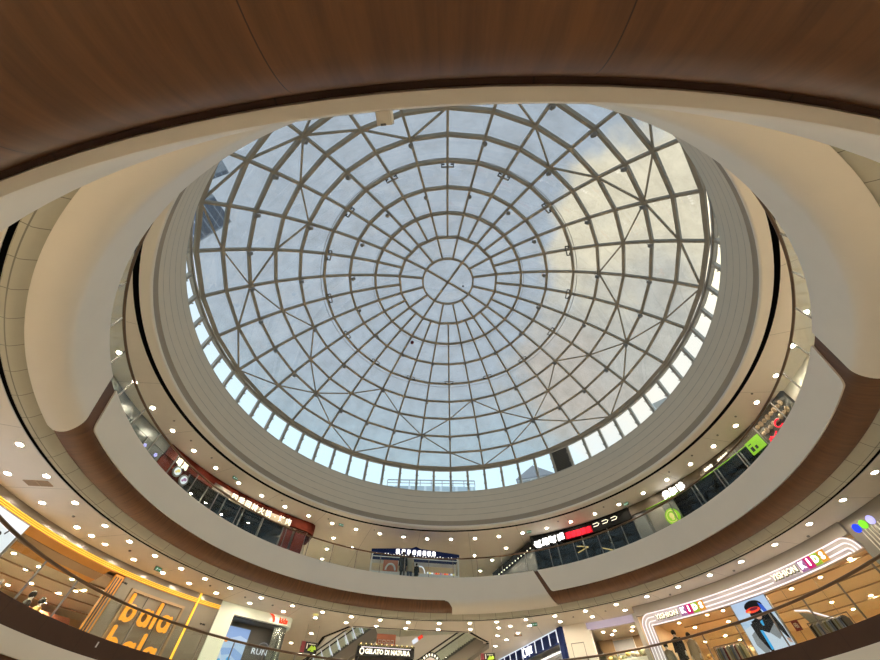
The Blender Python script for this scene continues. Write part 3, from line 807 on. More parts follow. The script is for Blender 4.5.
def mannequin_mesh(h=1.7):
    """one continuous standing body grown over a skeleton"""
    k = h/1.75
    V = [(0, 0, .95), (0, -.01, 1.15), (0, 0, 1.38), (0, 0, 1.50), (0, -.01, 1.58), (0, -.015, 1.68)]
    Rr = [.14, .12, .13, .055, .085, .075]; E = [(0, 1), (1, 2), (2, 3), (3, 4), (4, 5)]
    def add(p, r, par): V.append(p); Rr.append(r); E.append((par, len(V)-1)); return len(V)-1
    for sx in (-1, 1):
        a = add((.19*sx, 0, 1.40), .06, 2); b = add((.24*sx, .02, 1.12), .045, a); c = add((.26*sx, -.06, .88), .034, b); d = add((.265*sx, -.09, .80), .03, c)
        for i, (dx, l) in enumerate(((-.025, .075), (-.008, .085), (.008, .08), (.024, .065))):
            f = add((.265*sx+dx*.8, -.105+dx*.2, .745), .010, d); add((.265*sx+dx, -.10, .745-l*.55), .009, f)
        f = add((.245*sx, -.125, .775), .011, d); add((.24*sx, -.135, .735), .009, f)
        a = add((.09*sx, 0, .84), .095, 0); b = add((.10*sx, -.015, .48), .062, a); c = add((.10*sx, .02, .09), .042, b); add((.11*sx, -.14, .035), .035, c)
    me = bpy.data.meshes.new('body'); me.from_pydata([(x*k, y*k, z*k) for x, y, z in V], E, []); ob = bpy.data.objects.new('body', me); COL.objects.link(ob)
    ob.modifiers.new('s', 'SKIN'); 
    for i, sv in enumerate(me.skin_vertices[0].data): sv.radius = (Rr[i]*k, Rr[i]*k*(.8 if i < 3 else 1)); sv.use_root = (i == 0)
    ob.modifiers.new('d', 'SUBSURF').levels = 1
    m2 = bpy.data.meshes.new_from_object(ob.evaluated_get(bpy.context.evaluated_depsgraph_get()))
    bpy.data.objects.remove(ob); m2.polygons.foreach_set('use_smooth', [True]*len(m2.polygons)); return m2
BODY = mannequin_mesh(); BODYP = BODY.copy()
BODY.materials.clear(); BODY.materials.append(M['whitep']); BODYP.materials.clear(); BODYP.materials.append(M['skin'])
def figure(name, r, a, z, turn, coat, trousers, hair, label, cat, body, group=None, long=True):
    t = thing(name, P(r, a, z), label, cat, group, az=a-turn); t['_local'] = 1
    o = bpy.data.objects.new('body', body); COL.objects.link(o); o.parent = t
    mb = MB()
    rings = []
    zl = .62 if long else .88
    for zz, rx, ry in ((zl, .25, .19), (.9, .22, .17), (1.12, .185, .145), (1.3, .215, .15), (1.42, .19, .125), (1.47, .08, .075)):
        rings.append([(rx*math.cos(2*PI*i/16)*.95, ry*math.sin(2*PI*i/16)*.95, zz*.972) for i in range(16)])
    mb.loft(rings, cap=True)
    for sx in (-1, 1): mb.tube([(.17*sx, 0, 1.37), (.235*sx, .015, 1.1), (.255*sx, -.05, .87)], [.075, .06, .048], 10)
    mb.build('coat', coat, t)
    mb = MB()
    for sx in (-1, 1): mb.tube([(.085*sx, 0, .88), (.095*sx, -.012, .47), (.097*sx, .018, .1)], [.11, .08, .06], 10)
    mb.build('trousers', trousers, t)
    if hair: MB().ball((0, .015, 1.60), .108, (1, 1.08, 1.1)).build('hair', hair, t)
    return t

def goods_pile(name, r, a, z, n, mats, label, cat, group, rad=.16, dx=.3):
    for i in range(n):
        mb = MB(); mb.ball((0, 0, 0), rad*random.uniform(.7, 1), (1, 1, .9), 9, 6)
        o = mb.build(name, random.choice(mats)); o.location = P(r+random.uniform(-.25, .25), a+(i-(n-1)/2)*dx/r*57.3, z+random.uniform(-.08, .12)); tag(o, label, cat, group)
# figures at the glass of the cream shop
for i, (r, a, c) in enumerate(((17.0, -88.6, 'beigecoat'), (17.2, -86.2, 'whitep'), (16.8, -84.2, 'gold'), (17.0, -79.2, 'blk'), (17.3, -77.0, 'gold'))):
    figure('mannequin', r, a, Z2F+.02, 20*i, M[c], M['olive'], None if i in (1, 2) else M['hair'],
           ('display figure in a beige coat, first behind the cream shop window', 'bareheaded display figure in white behind the cream shop window', 'display figure in a gold jacket in the middle of the cream shop window', 'display figure in black behind the post of the cream shop window', 'display figure in gold beside the orange jamb')[i], 'mannequin', BODY)

# ---------------------------------------------------------------- lower gallery: white framed portal shop
s = thing('storefront', P(RF, -46, Z2F), 'white lit portal of the sports shop with rounded corner and red logo', 'shop front')
MB().arcbox(15.38, 15.62, -53.9, -50.7, Z2F, 7.40).build('jamb', M['portal'], s)
lint = [P(15.38, a, 0) for a in (-53.9, -52, -50, -48, -46, -44, -42, -40.5, -39.6)]+[P(15.46, -38.9, 0), P(15.65, -38.4, 0), P(15.95, -38.1, 0), P(16.5, -38.0, 0), P(18, -37.8, 0)]
def wall_along(pts, z0, z1, th=.12, inward=True):
    mb = MB(); rings = []
    for i, p in enumerate(pts):
        t = pts[min(i+1, len(pts)-1)]-pts[max(i-1, 0)]; t.normalize(); n = Vector((-t.y, t.x, 0))
        if inward: n = -n
        rings.append([p+Vector((0, 0, z0)), p+Vector((0, 0, z1)), p-n*th+Vector((0, 0, z1)), p-n*th+Vector((0, 0, z0))])
    mb.loft(rings); return mb
wall_along(lint, 7.40, Z2C-.03).build('lintel', M['portal'], s)
mir = [P(15.75, -41.5, 0), P(15.6, -40.6, 0), P(15.62, -39.8, 0), P(15.8, -39.0, 0), P(16.2, -38.5, 0), P(17.8, -38.0, 0)]
wall_along(mir, Z2F, 7.40).build('mirror_column', M['mirror'], s)
MB().arcbox(16.35, 16.45, -50.9, -39.5, Z2F, 7.40).build('back_panel', M['darkgrey'], s)
MB().arcbox(15.62, 16.4, -50.9, -40.5, 7.36, 7.40).build('soffit', M['darkgrey'], s)
MB(frame(15.9, -50.85, 6.1)).box((0, 0, 0), (.05, .9, 2.6)).build('reveal', M['grey'], s, smooth=False)
lg = thing('shop_sign', P(15.36, -42, 7.5), 'red orange swoosh and lettering on the white portal corner', 'sign')
mb = MB(); mb.prism([(-.24, .14), (-.06, .14), (.07, .07), (.14, -.04), (.15, -.17), (.07, -.19), (.02, -.06), (-.09, .06)], -.03, 0)
bend_mb(mb, 15.37, -42.9, 7.63).build('logo', M['red_letter'], lg, smooth=False)
text_mesh('kids', .30, M['red_letter'], None, lg, bend=(15.365, -40.55, 7.56), sx=1.0, bold=.016)
pb = thing('poster_light_box', P(16.3, -47.8, Z2F), 'blue and white light box poster of children inside the white portal', 'poster')
PX = frame(16.28, -47.9, 6.05)
MB(PX).box((0, .03, 0), (1.58, .08, 2.3)).build('frame', M['darkgrey'], pb, smooth=False)
MB(PX).box((0, -.015, 0), (1.5, .01, 2.2)).build('picture', M['p_sky'], pb, smooth=False); pic = pb.children[-1]
mb = MB(PX); mb.prism([(-.75, .75), (-.2, .62), (.3, .8), (.75, .7), (.75, 1.1), (-.75, 1.1)], -.026, -.022); mb.prism([(-.75, -.1), (.1, .05), (.75, -.25), (.75, .1), (.2, .3), (-.75, .2)], -.026, -.022); mb.build('sky_print', M['p_blue'], pic, smooth=False)
mb = MB(PX); mb.prism([(-.75, -1.1), (.75, -1.1), (.75, -.55), (.2, -.2), (-.1, -.45), (-.4, .1), (-.75, -.1)], -.031, -.026); mb.build('snow_print', M['p_snow'], pic, smooth=False)
mb = MB(PX)
for x, z, h in ((-.35, -.55, .7), (.1, -.5, .85), (.5, -.7, .6)):
    mb.ball((x, -.036, z+h*.42), .1, (1, .04, 1)); mb.box((x, -.036, z), (.24, .006, h*.55)); mb.box((x-.12, -.036, z+.12), (.08, .006, .4), Matrix.Rotation(.6, 3, 'Y')); mb.box((x+.15, -.036, z+.12), (.08, .006, .4), Matrix.Rotation(-.5, 3, 'Y'))
mb.build('children_print', M['p_cyan'], pic, smooth=False)
mb = MB(PX); mb.ball((-.55, -.034, .6), .12, (1.2, .03, 1)); mb.ball((-.35, -.034, .55), .1, (1, .03, 1)); mb.box((-.4, -.036, -1.0), (.7, .006, .22)); mb.build('dark_print', M['p_orange'], pic, smooth=False)
mb = MB(PX); glyph(mb, .45, .9, .14, .14, 2); glyph(mb, .62, .9, .14, .14, 4)
mb.build('mark_print', M['p_red'], pic, smooth=False)
sg = thing('wall_lettering', P(16.2, -42.4, 6.1), 'pale letters and round emblem on the dark wall inside the white portal', 'sign')
text_mesh('RUN', .32, M['p_white'], None, sg, bend=(16.25, -42.4, 6.36), sx=1.3, spacing=1.05)
mb = MB(); mb.tube([(.28*math.cos(PI*i/14), 0, .2*math.sin(PI*i/14)) for i in range(15)], .02, 6); bend_mb(mb, 16.25, -41.9, 6.55).build('emblem', M['p_grey'], sg)
# corridor wall behind that shop
struct(wall_along([P(17.9, -37.8, 0), P(22, -36.6, 0), P(26.9, -36, 0)], Z2F, Z2C, .2).build('wall_corridor', M['plaster'], smooth=False))
struct(wall_along([P(26.0, -40, 0), P(26.0, -25, 0), P(26.0, -10, 0), P(26.0, 8, 0)], Z2F, Z2C, .2).build('wall_corridor_end', M['plaster'], smooth=False))
def hanging_sign(r, a, z0, z1, w, label):
    t = thing('hanging_sign', P(r, a, z1), label, 'sign'); m = frame(r, a, (z0+z1)/2); h = z1-z0
    MB(m).box((0, .04, 0), (w, .08, h)).build('board', M['blk'], t, smooth=False)
    MB(m).box((-w*.38, -.008, 0), (w*.24, .016, h)).build('maroon_end', M['maroon'], t, smooth=False)
    mb = MB(m)
    for x, zz, q in ((.12, -.03, .14), (.28, -.02, .12), (.0, -.1, .08), (.2, -.12, .1)): mb.prism([(x-q, zz-q*.5), (x+q, zz-q*.5), (x+q*.7, zz+q*.4), (x, zz+q), (x-q*.6, zz+q*.3)], -.016, -.006)
    mb.build('leaf_print', M['limep'], t, smooth=False)
    mb = MB(m); mb.box((.13, -.012, h*.3), (w*.4, .01, .03)); mb.box((-.14, -.012, .05), (.06, .01, .22)); mb.build('line_print', M['whitep'], t, smooth=False)
    mb = MB(m)
    for x in (-w*.35, w*.35): mb.tube([(x, .04, h/2), (x, .04, Z2C-(z0+z1)/2)], .008, 5)
    mb.build('hanger', M['post'], t)
hanging_sign(16.0, -33.2, 6.58, 7.05, .96, 'black hanging sign with maroon end beside the white portal corner')
hanging_sign(16.9, 5.2, 6.72, 7.14, .9, 'black hanging sign with maroon end beside the navy framed shop')

# ---------------------------------------------------------------- escalators, banners and gelato kiosk in the well
def escalator(a, b, w, label, bars):
    a, b = Vector(a), Vector(b); t = thing('escalator', a, label, 'escalator'); d = (b-a).normalized(); side = d.cross(Vector((0, 0, 1))).normalized(); up = side.cross(d)
    MB().beam(a-up*.3, b-up*.3, w, .6, up).build('truss', M['grey'], t, smooth=False)
    n = 30; mb = MB()
    for i in range(n): mb.box(a+(b-a)*((i+.5)/n)+Vector((0, 0, .05)), (.30, w*.75, .18), Matrix.Rotation(math.atan2(d.y, d.x), 3, 'Z'))
    mb.build('steps', M['darkgrey'], t, smooth=False)
    for sd in (-1, 1):
        o = side*(sd*w*.48)
        MB().beam(a+o+up*.42, b+o+up*.42, .015, .8, up).build('side_glass', M['rail_glass'], t, smooth=False)
        MB().tube([a+o+up*.84-d*.3, a+o+up*.86, b+o+up*.86, b+o+up*.84+d*.3], .04, 8).build('handrail', M['blk'], t)
    for i in range(bars):
        q = a+(b-a)*((i+.5)/bars)
        for sd in (-1, 1): MB().beam(q+side*(sd*w*.51)+up*(.06), q+side*(sd*w*.51)+up*.78, .03, .05, d).build('light_bar', M['lightbox'], t, smooth=False)
    return t
escalator(P(20.8, -29.5, 6.2), P(20.0, -18.3, 8.9), 1.1, 'escalator rising with a row of bright upright bars in the well', 9)
escalator(P(18.9, -9.0, 6.15), P(18.6, 4.6, 8.35), 1.1, 'grey escalator underside rising past the arched sign in the well', 0)
mb = MB()
t = thing('banner', P(18.6, -16.2, 8.3), 'rust red banner with pale lettering hung in the escalator well', 'banner')
m = frame(18.6, -16.1, 8.02); MB(m).box((0, 0, 0), (1.28, .03, .66)).build('cloth', M['rosetan'], t, smooth=False)
mb = MB(m)
for i in range(4): glyph(mb, -.42+.28*i, -.12, .24, .30, 40+i, .03)
bm = mb; 
for v in bm.bm.verts: v.co = v.co+m.to_3x3() @ Vector((0, -.02, 0))
mb.build('lettering', M['cake'], t, smooth=False)
t = thing('lit_sign', P(18.9, -9.2, 8.2), 'small slanted white and red lit sign high in the escalator well', 'sign')
m = frame(18.9, -9.4, 8.24) @ Matrix.Rotation(R_(-28), 4, 'Y')
MB(m).box((-.22, 0, 0), (.40, .05, .22)).build('white_face', M['p_white'], t, smooth=False)
MB(m).box((.20, 0, 0.01), (.34, .05, .18)).build('red_face', M['p_red'], t, smooth=False)
t = thing('gelato_kiosk', P(16.9, -16.4, Z2F), 'black gelato kiosk with a bright white sign and fringed green canopy', 'kiosk')
m = frame(16.8, -16.6, 0)
MB(m).box((0, .5, 7.12), (3.55, 1.2, .50)).build('sign_board', M['blk'], t, smooth=False); gsb = t.children[-1]
MB(m).box((0, .5, Z2F+.55), (3.4, 1.1, 1.1)).build('counter', M['blk'], t, smooth=False)
for x in (-1.65, 1.65): MB(m).box((x, .5, 6.25), (.14, 1.0, 1.3)).build('pillar', M['blk'], t, smooth=False)
mb = MB(m)
for i in range(22): mb.ball((-1.72+i*.164, -.12, 7.36), .075, (1, .6, .8), 8, 6)
mb.build('fringe', M['olive'], gsb)
mb = MB(m)
for i in range(11): mb.ball((-1.6+i*.32, -.2, 7.40), .03, (1, 1, 1), 6, 4)
mb.build('fairy_bulb', M['goldlight'], t)
MB(m).box((0, -.12, 7.26), (3.1, .02, .03)).build('light_line', M['white_led'], t, smooth=False)
mt = m @ Matrix.Translation((-.1, -.105, 7.06))
text_mesh('GELATO DI NATURA', .29, M['white_sign'], mt @ Matrix.Translation((.2, 0, 0)), gsb, bold=.012, sx=1.02)
mb = MB(m); mb.tube([(-1.48+.12*math.cos(2*PI*i/16), -.115, 7.07+.13*math.sin(2*PI*i/16)) for i in range(16)], .03, 6, True); mb.build('logo', M['white_sign'], gsb)
t = thing('arched_sign', P(17.2, -7, Z2F), 'round topped black sign with white lettering beside the gelato kiosk', 'sign')
m = frame(17.2, -6.9, 0); arcp = [(.72*math.cos(PI*i/16), 6.55+.72*math.sin(PI*i/16)) for i in range(17)]
MB(m).prism([(.72, Z2F)]+arcp+[(-.72, Z2F)], 0, .12).build('board', M['blk'], t, smooth=False)
ap = [(.52*math.cos(PI*i/16), 6.5+.52*math.sin(PI*i/16)) for i in range(17)]
MB(m).prism([(.52, Z2F+.2)]+ap+[(-.52, Z2F+.2)], -.012, .0).build('face', M['cake'], t, smooth=False)
mb = MB(m)
for i in range(8):
    th = PI*(.82-.64*i/7); mb.box((.62*math.cos(th), -.012, 6.52+.62*math.sin(th)), (.09, .02, .12), Matrix.Rotation(th-PI/2, 3, 'Y').inverted())
mb.build('lettering', M['white_sign'], t, smooth=False)

# ---------------------------------------------------------------- lower gallery: navy framed shop along the corridor
A, B = P(15.6, 22.0, 0), P(22.2, 6.6, 0)
d = (A-B).normalized(); L = (A-B).length
m = Matrix.Translation(B) @ Matrix((( d.x, -d.y, 0, 0), (d.y, d.x, 0, 0), (0, 0, 1, 0), (0, 0, 0, 1)))
# local x from far end to the near post, y away from the corridor
s = thing('storefront', B+Vector((0, 0, Z2F)), 'navy blue framed shop front with white lit divisions along the corridor', 'shop front')
MB(m).box((L/2, .1, 7.46), (L, .2, .60)).build('navy_band', M['navy'], s, smooth=False)
nd = 9
for i in range(nd+1): MB(m).box((.1+(L-.55)*i/nd, -.02, 7.45), (.06, .05, .54)).build('light_bar', M['lightbox'], s, smooth=False)
MB(m).box((L/2, -.02, 7.745), (L, .05, .045)).build('light_bar', M['lightbox'], s, smooth=False)
MB(m).box((L-.1, .12, 6.27), (.42, .4, 3.04)).build('post', M['navy'], s, smooth=False)
MB(m).box((L-.33, -.03, 6.1), (.06, .06, 2.6)).build('edge_light', M['lightbox'], s, smooth=False)
MB(m).box((L/2, 1.15, 6.25), (L, .1, 3.0)).build('back_wall', M['whitep'], s, smooth=False)
for z in (5.4, 5.95, 6.45, 6.95):
    MB(m).box((L/2, .75, z), (L-.6, .6, .05)).build('shelf', M['whitep'], s, smooth=False)
    MB(m).box((L/2, .45, z-.03), (L-.7, .04, .05)).build('shelf_light', M['bright_sign'], s, smooth=False)
lg = thing('shop_sign', B+Vector((0, 0, 7.3)), 'small white glowing emblem and characters on the navy band', 'sign')
mb = MB(m @ Matrix.Translation((L*.52, -.06, 7.44))); mb.tube([(-.42+.16*math.cos(R_(60+i*15)), 0, .2*math.sin(R_(60+i*15))) for i in range(17)], .035, 6); mb.build('emblem', M['bright_sign'], lg)
mb = MB(m @ Matrix.Translation((L*.52, -.06, 7.44))); glyph(mb, -.05, 0, .34, .34, 12, .06); glyph(mb, .36, 0, .34, .34, 19, .06); mb.build('letter', M['bright_sign'], lg, smooth=False)
mb = MB(m)
for z in (5.46, 6.0, 6.5):
    for i in range(12): pass
for z in (5.425, 5.975, 6.475):
    for i in range(14):
        o = MB(m @ Matrix.Translation((.9+i*(L-1.6)/13, .75, z))).lathe([(.06, .0), (.065, .16), (.03, .2), (.03, .26), (.001, .26)], 8).build('bottle', random.choice([M['pink'], M['whitep'], M['lilac'], M['navy']]))
        tag(o, 'small bottle on the lit white shelves of the navy framed shop', 'bottle', 'bottles on the navy shop shelves')

# white wall with a flush door, lavender lit boutique
w = MB().arcbox(15.6, 15.8, 21.6, 27.6, Z2F, Z2C-.002).build('wall_service', M['white']); struct(w)
mb = MB(); 
for a in (23.6, 26.2): mb.arcbox(15.585, 15.6, a-.05, a+.05, Z2F, 7.0)
mb.arcbox(15.585, 15.6, 23.6, 26.2, 6.98, 7.01)
struct(mb.build('door_1', M['grey'], smooth=False))
s = thing('storefront', P(15.6, 33, Z2F), 'boutique front with a lavender lit band over a cream display room', 'shop front')
MB().arcbox(15.7, 15.85, 27.6, 38.2, 7.50, Z2C-.004).build('lit_band', M['lav'], s)
MB().arcbox(15.6, 15.9, 27.6, 28.2, Z2F, 7.5).build('jamb', M['white'], s); MB().arcbox(15.6, 15.9, 37.6, 39.2, Z2F, Z2C-.004).build('jamb', M['stone'], s)
MB().arc([(15.85, 7.5), (15.85, 7.54), (18.5, 7.54), (18.5, 7.5)], 28.2, 37.6).build('ceiling_panel', M['plaster'], s)
MB().arcbox(18.4, 18.5, 27.9, 38.0, Z2F, 7.5).build('back_wall', M['plaster'], s)
for sx in (-1, 1): MB(frame(18.3, 31.9, .22)).prism([(sx*.62, 7.3), (sx*1.55, 7.3), (sx*1.45, 6.9), (sx*1.25, 6.5), (sx*.9, 6.2), (sx*.62, 6.1)], 0, .1).build('brown_arch', M['tan'], s, smooth=False)
MB(frame(18.28, 31.9, 6.9)).box((0, 0, 0), (1.2, .04, 1.0)).build('grey_picture', M['grey3'], s, smooth=False)
goods_pile('flower_bunch', 17.0, 33.0, 6.42, 9, [M['olive'], M['gold'], M['beigecoat']], 'yellow green flower bunch on top of the boutique display', 'flowers', 'flower bunches of the boutique display', .17, .25)
pd = MB(frame(17.0, 33, Z2F)); pd.box((0, 0, .78), (2.6, .8, 1.52)); tag(pd.build('display_plinth', M['whitep'], smooth=False), 'white display plinth under the flowers in the lavender boutique', 'plinth')
for r, a in ((16.5, 30.0), (16.6, 32.2), (17.3, 31), (17.2, 35), (16.5, 36)): light(dls, r, a, 7.495, 'warm spot in the ceiling of the lavender boutique', 'spots inside the lavender boutique')

# ---------------------------------------------------------------- lower gallery: striped portal children's clothes shop
RK = 14.5
s = thing('storefront', P(RK, 60, Z2F), 'glossy white portal with three glowing stripes and rounded ends', 'shop front')
def portal_band(z, r, depth0, depth1, w, inset):
    pass
AZ0, AZ1 = 40.1, 82.2
def portal_path(ins):
    """(az,z) path of a stripe inset by ins metres from the outer edge of the portal"""
    rad = .52-ins; zt = 7.42-ins; az0 = AZ0+math.degrees(ins/RK); az1 = AZ1-math.degrees(ins/RK); pts = [(az0, Z2F)]
    cr = math.degrees(rad/RK)
    for i in range(9):
        t = PI/2*i/8; pts.append((az0+cr-cr*math.cos(t), zt-rad+rad*math.sin(t)))
    n = 26
    for i in range(1, n): pts.append((az0+cr+(az1-cr-az0-cr)*i/n, zt))
    for i in range(9):
        t = PI/2*i/8; pts.append((az1-cr+cr*math.sin(t), zt-rad+rad*math.cos(t)))
    return pts
o, q = portal_path(0), portal_path(.50); mb = MB()
for i in range(len(o)-1):
    mb.loft([[P(RK, *o[i]), P(RK, *o[i+1]), P(RK, *q[i+1]), P(RK, *q[i])], [P(RK+.2, *o[i]), P(RK+.2, *o[i+1]), P(RK+.2, *q[i+1]), P(RK+.2, *q[i])]])
bmesh.ops.remove_doubles(mb.bm, verts=mb.bm.verts, dist=1e-4)
mb.build('portal_band', M['pinkwhite'], s)
for ins in (.03, .19, .35, .49):
    MB().tube([P(RK-.02, *p) for p in portal_path(ins)], .024, 6).build('light_tube', M['white_led'], s)
MB().arcbox(RK+.02, RK+.2, 39.4, 81.9, 7.40, Z2C-.004).build('fascia_band', M['stone'], s)
struct(MB().arcbox(RK+.1, RK+.4, 82.0, 131, Z2F, Z2C-.002).build('wall_striped', M['grey']))
mb = MB()
for i in range(16): mb.arcbox(RK+.08, RK+.1, 83.6+i*.55, 83.75+i*.55, Z2F, 7.30)
struct(mb.build('trim_wall_slats', M['white'], smooth=False))
def kids_sign(az, z, label):
    t = thing('shop_sign', P(RK-.06, az, z), label, 'sign')
    MB().arcbox(RK-.052, RK-.046, az-4.7, az+.55, z-.19, z+.17).build('backing', M['lilacboard'], t, smooth=False)
    text_mesh('YISHION', .27, M['olive'], None, t, name='letter_shade', bend=(RK-.056, az-2.1, z-.016), sx=1.12, bold=.022, depth=.012)  # dark copy set lower behind the letters, painting in their side shadows
    text_mesh('YISHION', .27, M['white_sign'], None, t, bend=(RK-.075, az-2.1, z), sx=1.12, bold=.002)
    for i, (ch, mm) in enumerate(zip('KIDS', ('k_pink', 'k_mag', 'k_lime', 'k_or'))):
        a = az+1.25+i*1.25
        MB().arcbox(RK-.07, RK-.05, a-.60, a+.60, z-.18, z+.18).build('colour_tile', M[mm], t, smooth=False)
        text_mesh(ch, .30, M['bright_sign'], None, t.children[-1], bend=(RK-.075, a, z), bold=.012)
    return t
kids_sign(47.9, 7.16, 'white lettering ending in four coloured tiles above the display figures')
kids_sign(71.6, 7.18, 'white lettering ending in four coloured tiles past the skier poster')
t2 = room('shop', 39.6, 85.5, 14.75, 24.5, Z2F+.01, 7.55, M['beigeshop'], M['beigeshop'], 'honey coloured childrens clothes shop room behind the striped portal')
mb = MB()
for r in (17.0, 18.6, 20.3, 22.2): mb.arcbox(r-.03, r+.03, 43, 83, 7.46, 7.50)
mb.build('ceiling_rail', M['tan'], t2, smooth=False)
for r, a in ((17.8, 43.2), (19.3, 44), (17.6, 48.6), (17.6, 51.4), (19.65, 49.1), (22.2, 45.5), (22.7, 42), (23.8, 46), (16.9, 73.9), (17.5, 67.7), (17.6, 62.9), (21.2, 61.9), (20.5, 66.2), (22, 65.5), (23.3, 61.5), (16.4, 56), (19, 56), (21, 53), (18.5, 76), (20, 79), (16.3, 80), (22, 73)):
    light(dls, r, a, 7.545, 'small warm spot in the honey coloured shop ceiling', 'spots inside the striped portal shop')
# skier poster
pb = thing('poster_light_box', P(14.9, 60.3, Z2F), 'tall light box poster of a helmeted skier with red goggles', 'poster')
PX = frame(14.85, 60.2, 5.92); W2, H2 = .80, 1.05
MB(PX).box((0, .05, 0), (1.68, .12, 2.16)).build('frame', M['grey'], pb, smooth=False)
MB(PX).box((0, -.016, 0), (1.6, .012, 2.1)).build('picture', M['p_snow'], pb, smooth=False); pic = pb.children[-1]
def dec(name, polys, material, y):
    mb = MB(PX)
    for p in polys: mb.prism([((u-.5)*1.6, (v-.5)*2.1) for u, v in p], y-.004, y)
    return mb.build(name, material, pic, smooth=False)
def ell(cx, cy, rx, ry, n=18, a=0): return [(cx+rx*math.cos(2*PI*i/n)*math.cos(a)-ry*math.sin(2*PI*i/n)*math.sin(a), cy+rx*math.cos(2*PI*i/n)*math.sin(a)+ry*math.sin(2*PI*i/n)*math.cos(a)) for i in range(n)]
V = lambda pts: [(u, 1-.84*d) for u, d in pts]
def ell(cx, cy, rx, ry, n=18): return V([(cx+rx*math.cos(2*PI*i/n), cy+ry*math.sin(2*PI*i/n)) for i in range(n)])
dec('sky_print', [V([(0, .50), (.5, .42), (1, .36), (1, -.0), (0, 0)])], M['p_sky'], -.023)
dec('trousers_print', [V([(.12, .62), (.30, .55), (.40, .70), (.34, .95), (.22, .98), (.10, .80)]), V([(.58, .52), (.80, .50), (.88, .72), (.74, .80), (.60, .66)])], M['p_grey'], -.028)
dec('jacket_print', [V([(.30, .40), (.50, .36), (.72, .30), (.88, .30), (.95, .45), (.80, .54), (.58, .66), (.46, .60), (.30, .56)])], M['p_black'], -.033)
dec('arm_print', [V([(.24, .44), (.36, .42), (.44, .62), (.46, .98), (.38, .97), (.26, .70)]), V([(.80, .30), (.92, .34), (.99, .62), (.99, .84), (.94, .80), (.84, .58)])], M['p_black'], -.037)
dec('glove_print', [V([(.37, .95), (.47, .95), (.49, 1.04), (.42, 1.05)]), V([(.90, .80), (.98, .82), (.99, .90), (.93, .88)])], M['p_skin'], -.041)
dec('stripe_print', [V([(.40, .58), (.47, .59), (.47, .93), (.41, .93)]), V([(.52, .44), (.60, .42), (.58, .52), (.54, .52)])], M['p_cyan'], -.045)
dec('helmet_print', [ell(.58, .15, .25, .11), ell(.55, .29, .17, .13)], M['p_black'], -.049)
dec('helmet_side_print', [V([(.74, .11), (.83, .17), (.86, .29), (.78, .34), (.74, .24)])], M['d_blue2'], -.053)
dec('face_print', [ell(.57, .365, .075, .04)], M['p_skin'], -.057)
dec('goggles_print', [ell(.52, .215, .21, .052)], M['p_red'], -.061)
dec('lens_print', [ell(.56, .20, .12, .026)], M['p_maroon'], -.065)
dec('glint_print', [ell(.40, .235, .05, .018)], M['p_orange'], -.065)

# display figures
figure('mannequin', 15.7, 41.5, Z2F+.02, 8, M['greycoat'], M['olive'], M['hair'], 'display figure in a long grey green coat, nearest the portal jamb', 'mannequin', BODY)
figure('mannequin', 15.75, 43.75, Z2F+.42, -10, M['blk'], M['blk'], M['hair'], 'tall black dressed display figure with long hair in the striped portal', 'mannequin', BODY)
figure('mannequin', 15.9, 45.9, Z2F+.25, -18, M['beigecoat'], M['olive'], M['hair'], 'display figure in a beige grey coat on the far side of the black one', 'mannequin', BODY)
for (a, z) in ((43.75, .40), (45.9, .23)):
    o = MB(frame(15.8, a, Z2F+.01+z/2)).box((0, 0, 0), (.55, .55, z)).build('plinth', M['whitep'], smooth=False)
    tag(o, 'white plinth under the black dressed display figure' if a < 44 else 'white plinth under the beige coated display figure', 'plinth')
def clothes_rack(r, a, n, cols, label, glabel, grp, z=Z2F+.01):
    t = thing('clothes_rack', P(r, a, z), label, 'clothes rack'); m = frame(r, a, z)
    L2 = n*.085/2+.15
    MB(m).tube([(-L2, 0, 1.32), (L2, 0, 1.32)], .018, 8).build('rail', M['post'], t)
    for sx in (-1, 1):
        MB(m).tube([(sx*L2, 0, 1.34), (sx*L2, 0, .02)], .02, 8).build('upright', M['post'], t); MB(m).box((sx*L2, 0, .02), (.05, .5, .04)).build('foot', M['post'], t, smooth=False)
    for i in range(n):
        x = -L2+.18+i*.085; g = MB(); 
        g.loft([[(xx, yy, zz) for xx, yy in ((-.03*k, -w), (.03*k, -w), (.03*k, w), (-.03*k, w))] for zz, w, k in ((-.85, .24, 1), (-.4, .22, 1), (-.12, .23, 1), (-.04, .08, .7))])
        g.tube([(0, 0, -.05), (0, 0, 0), (0, .02, .02)], .006, 5)
        o = g.build('garment', M[cols[i % len(cols)]]); o.location = m @ Vector((x, 0, 1.30)); o.rotation_euler.z = -R_(a)+random.uniform(-.1, .1)
        tag(o, glabel, 'garment', grp)
clothes_rack(16.3, 51.2, 14, ['greycoat', 'olive', 'denim', 'grey3', 'wine', 'beigecoat'], 'metal rack of hanging clothes between the figures and the skier poster', 'dark garment hanging on the rack left of the skier poster', 'garments on the rack by the figures')
clothes_rack(16.4, 66.6, 16, ['blk', 'greycoat', 'olive', 'grey3', 'denim'], 'metal rack of hanging clothes below the bent light tube', 'dark garment hanging on the rack past the skier poster', 'garments on the rack by the poster')
goods_pile('folded_clothes', 18.0, 48.4, 6.05, 10, [M['gold'], M['cake'], M['orangep']], 'small bright goods glinting on a shelf behind the figures', 'goods', 'bright goods behind the figures', .12, .22)
o = MB(frame(18.0, 48.4, Z2F)).box((0, 0, .6), (2.6, .7, 1.16)).build('display_table', M['beigeshop'], smooth=False); tag(o, 'honey coloured display table behind the clothes rack and figures', 'table')
t = thing('hanging_light', P(16.8, 66.5, 6.2), 'bent white light tube outlining a dark panel inside the striped portal shop', 'lamp')
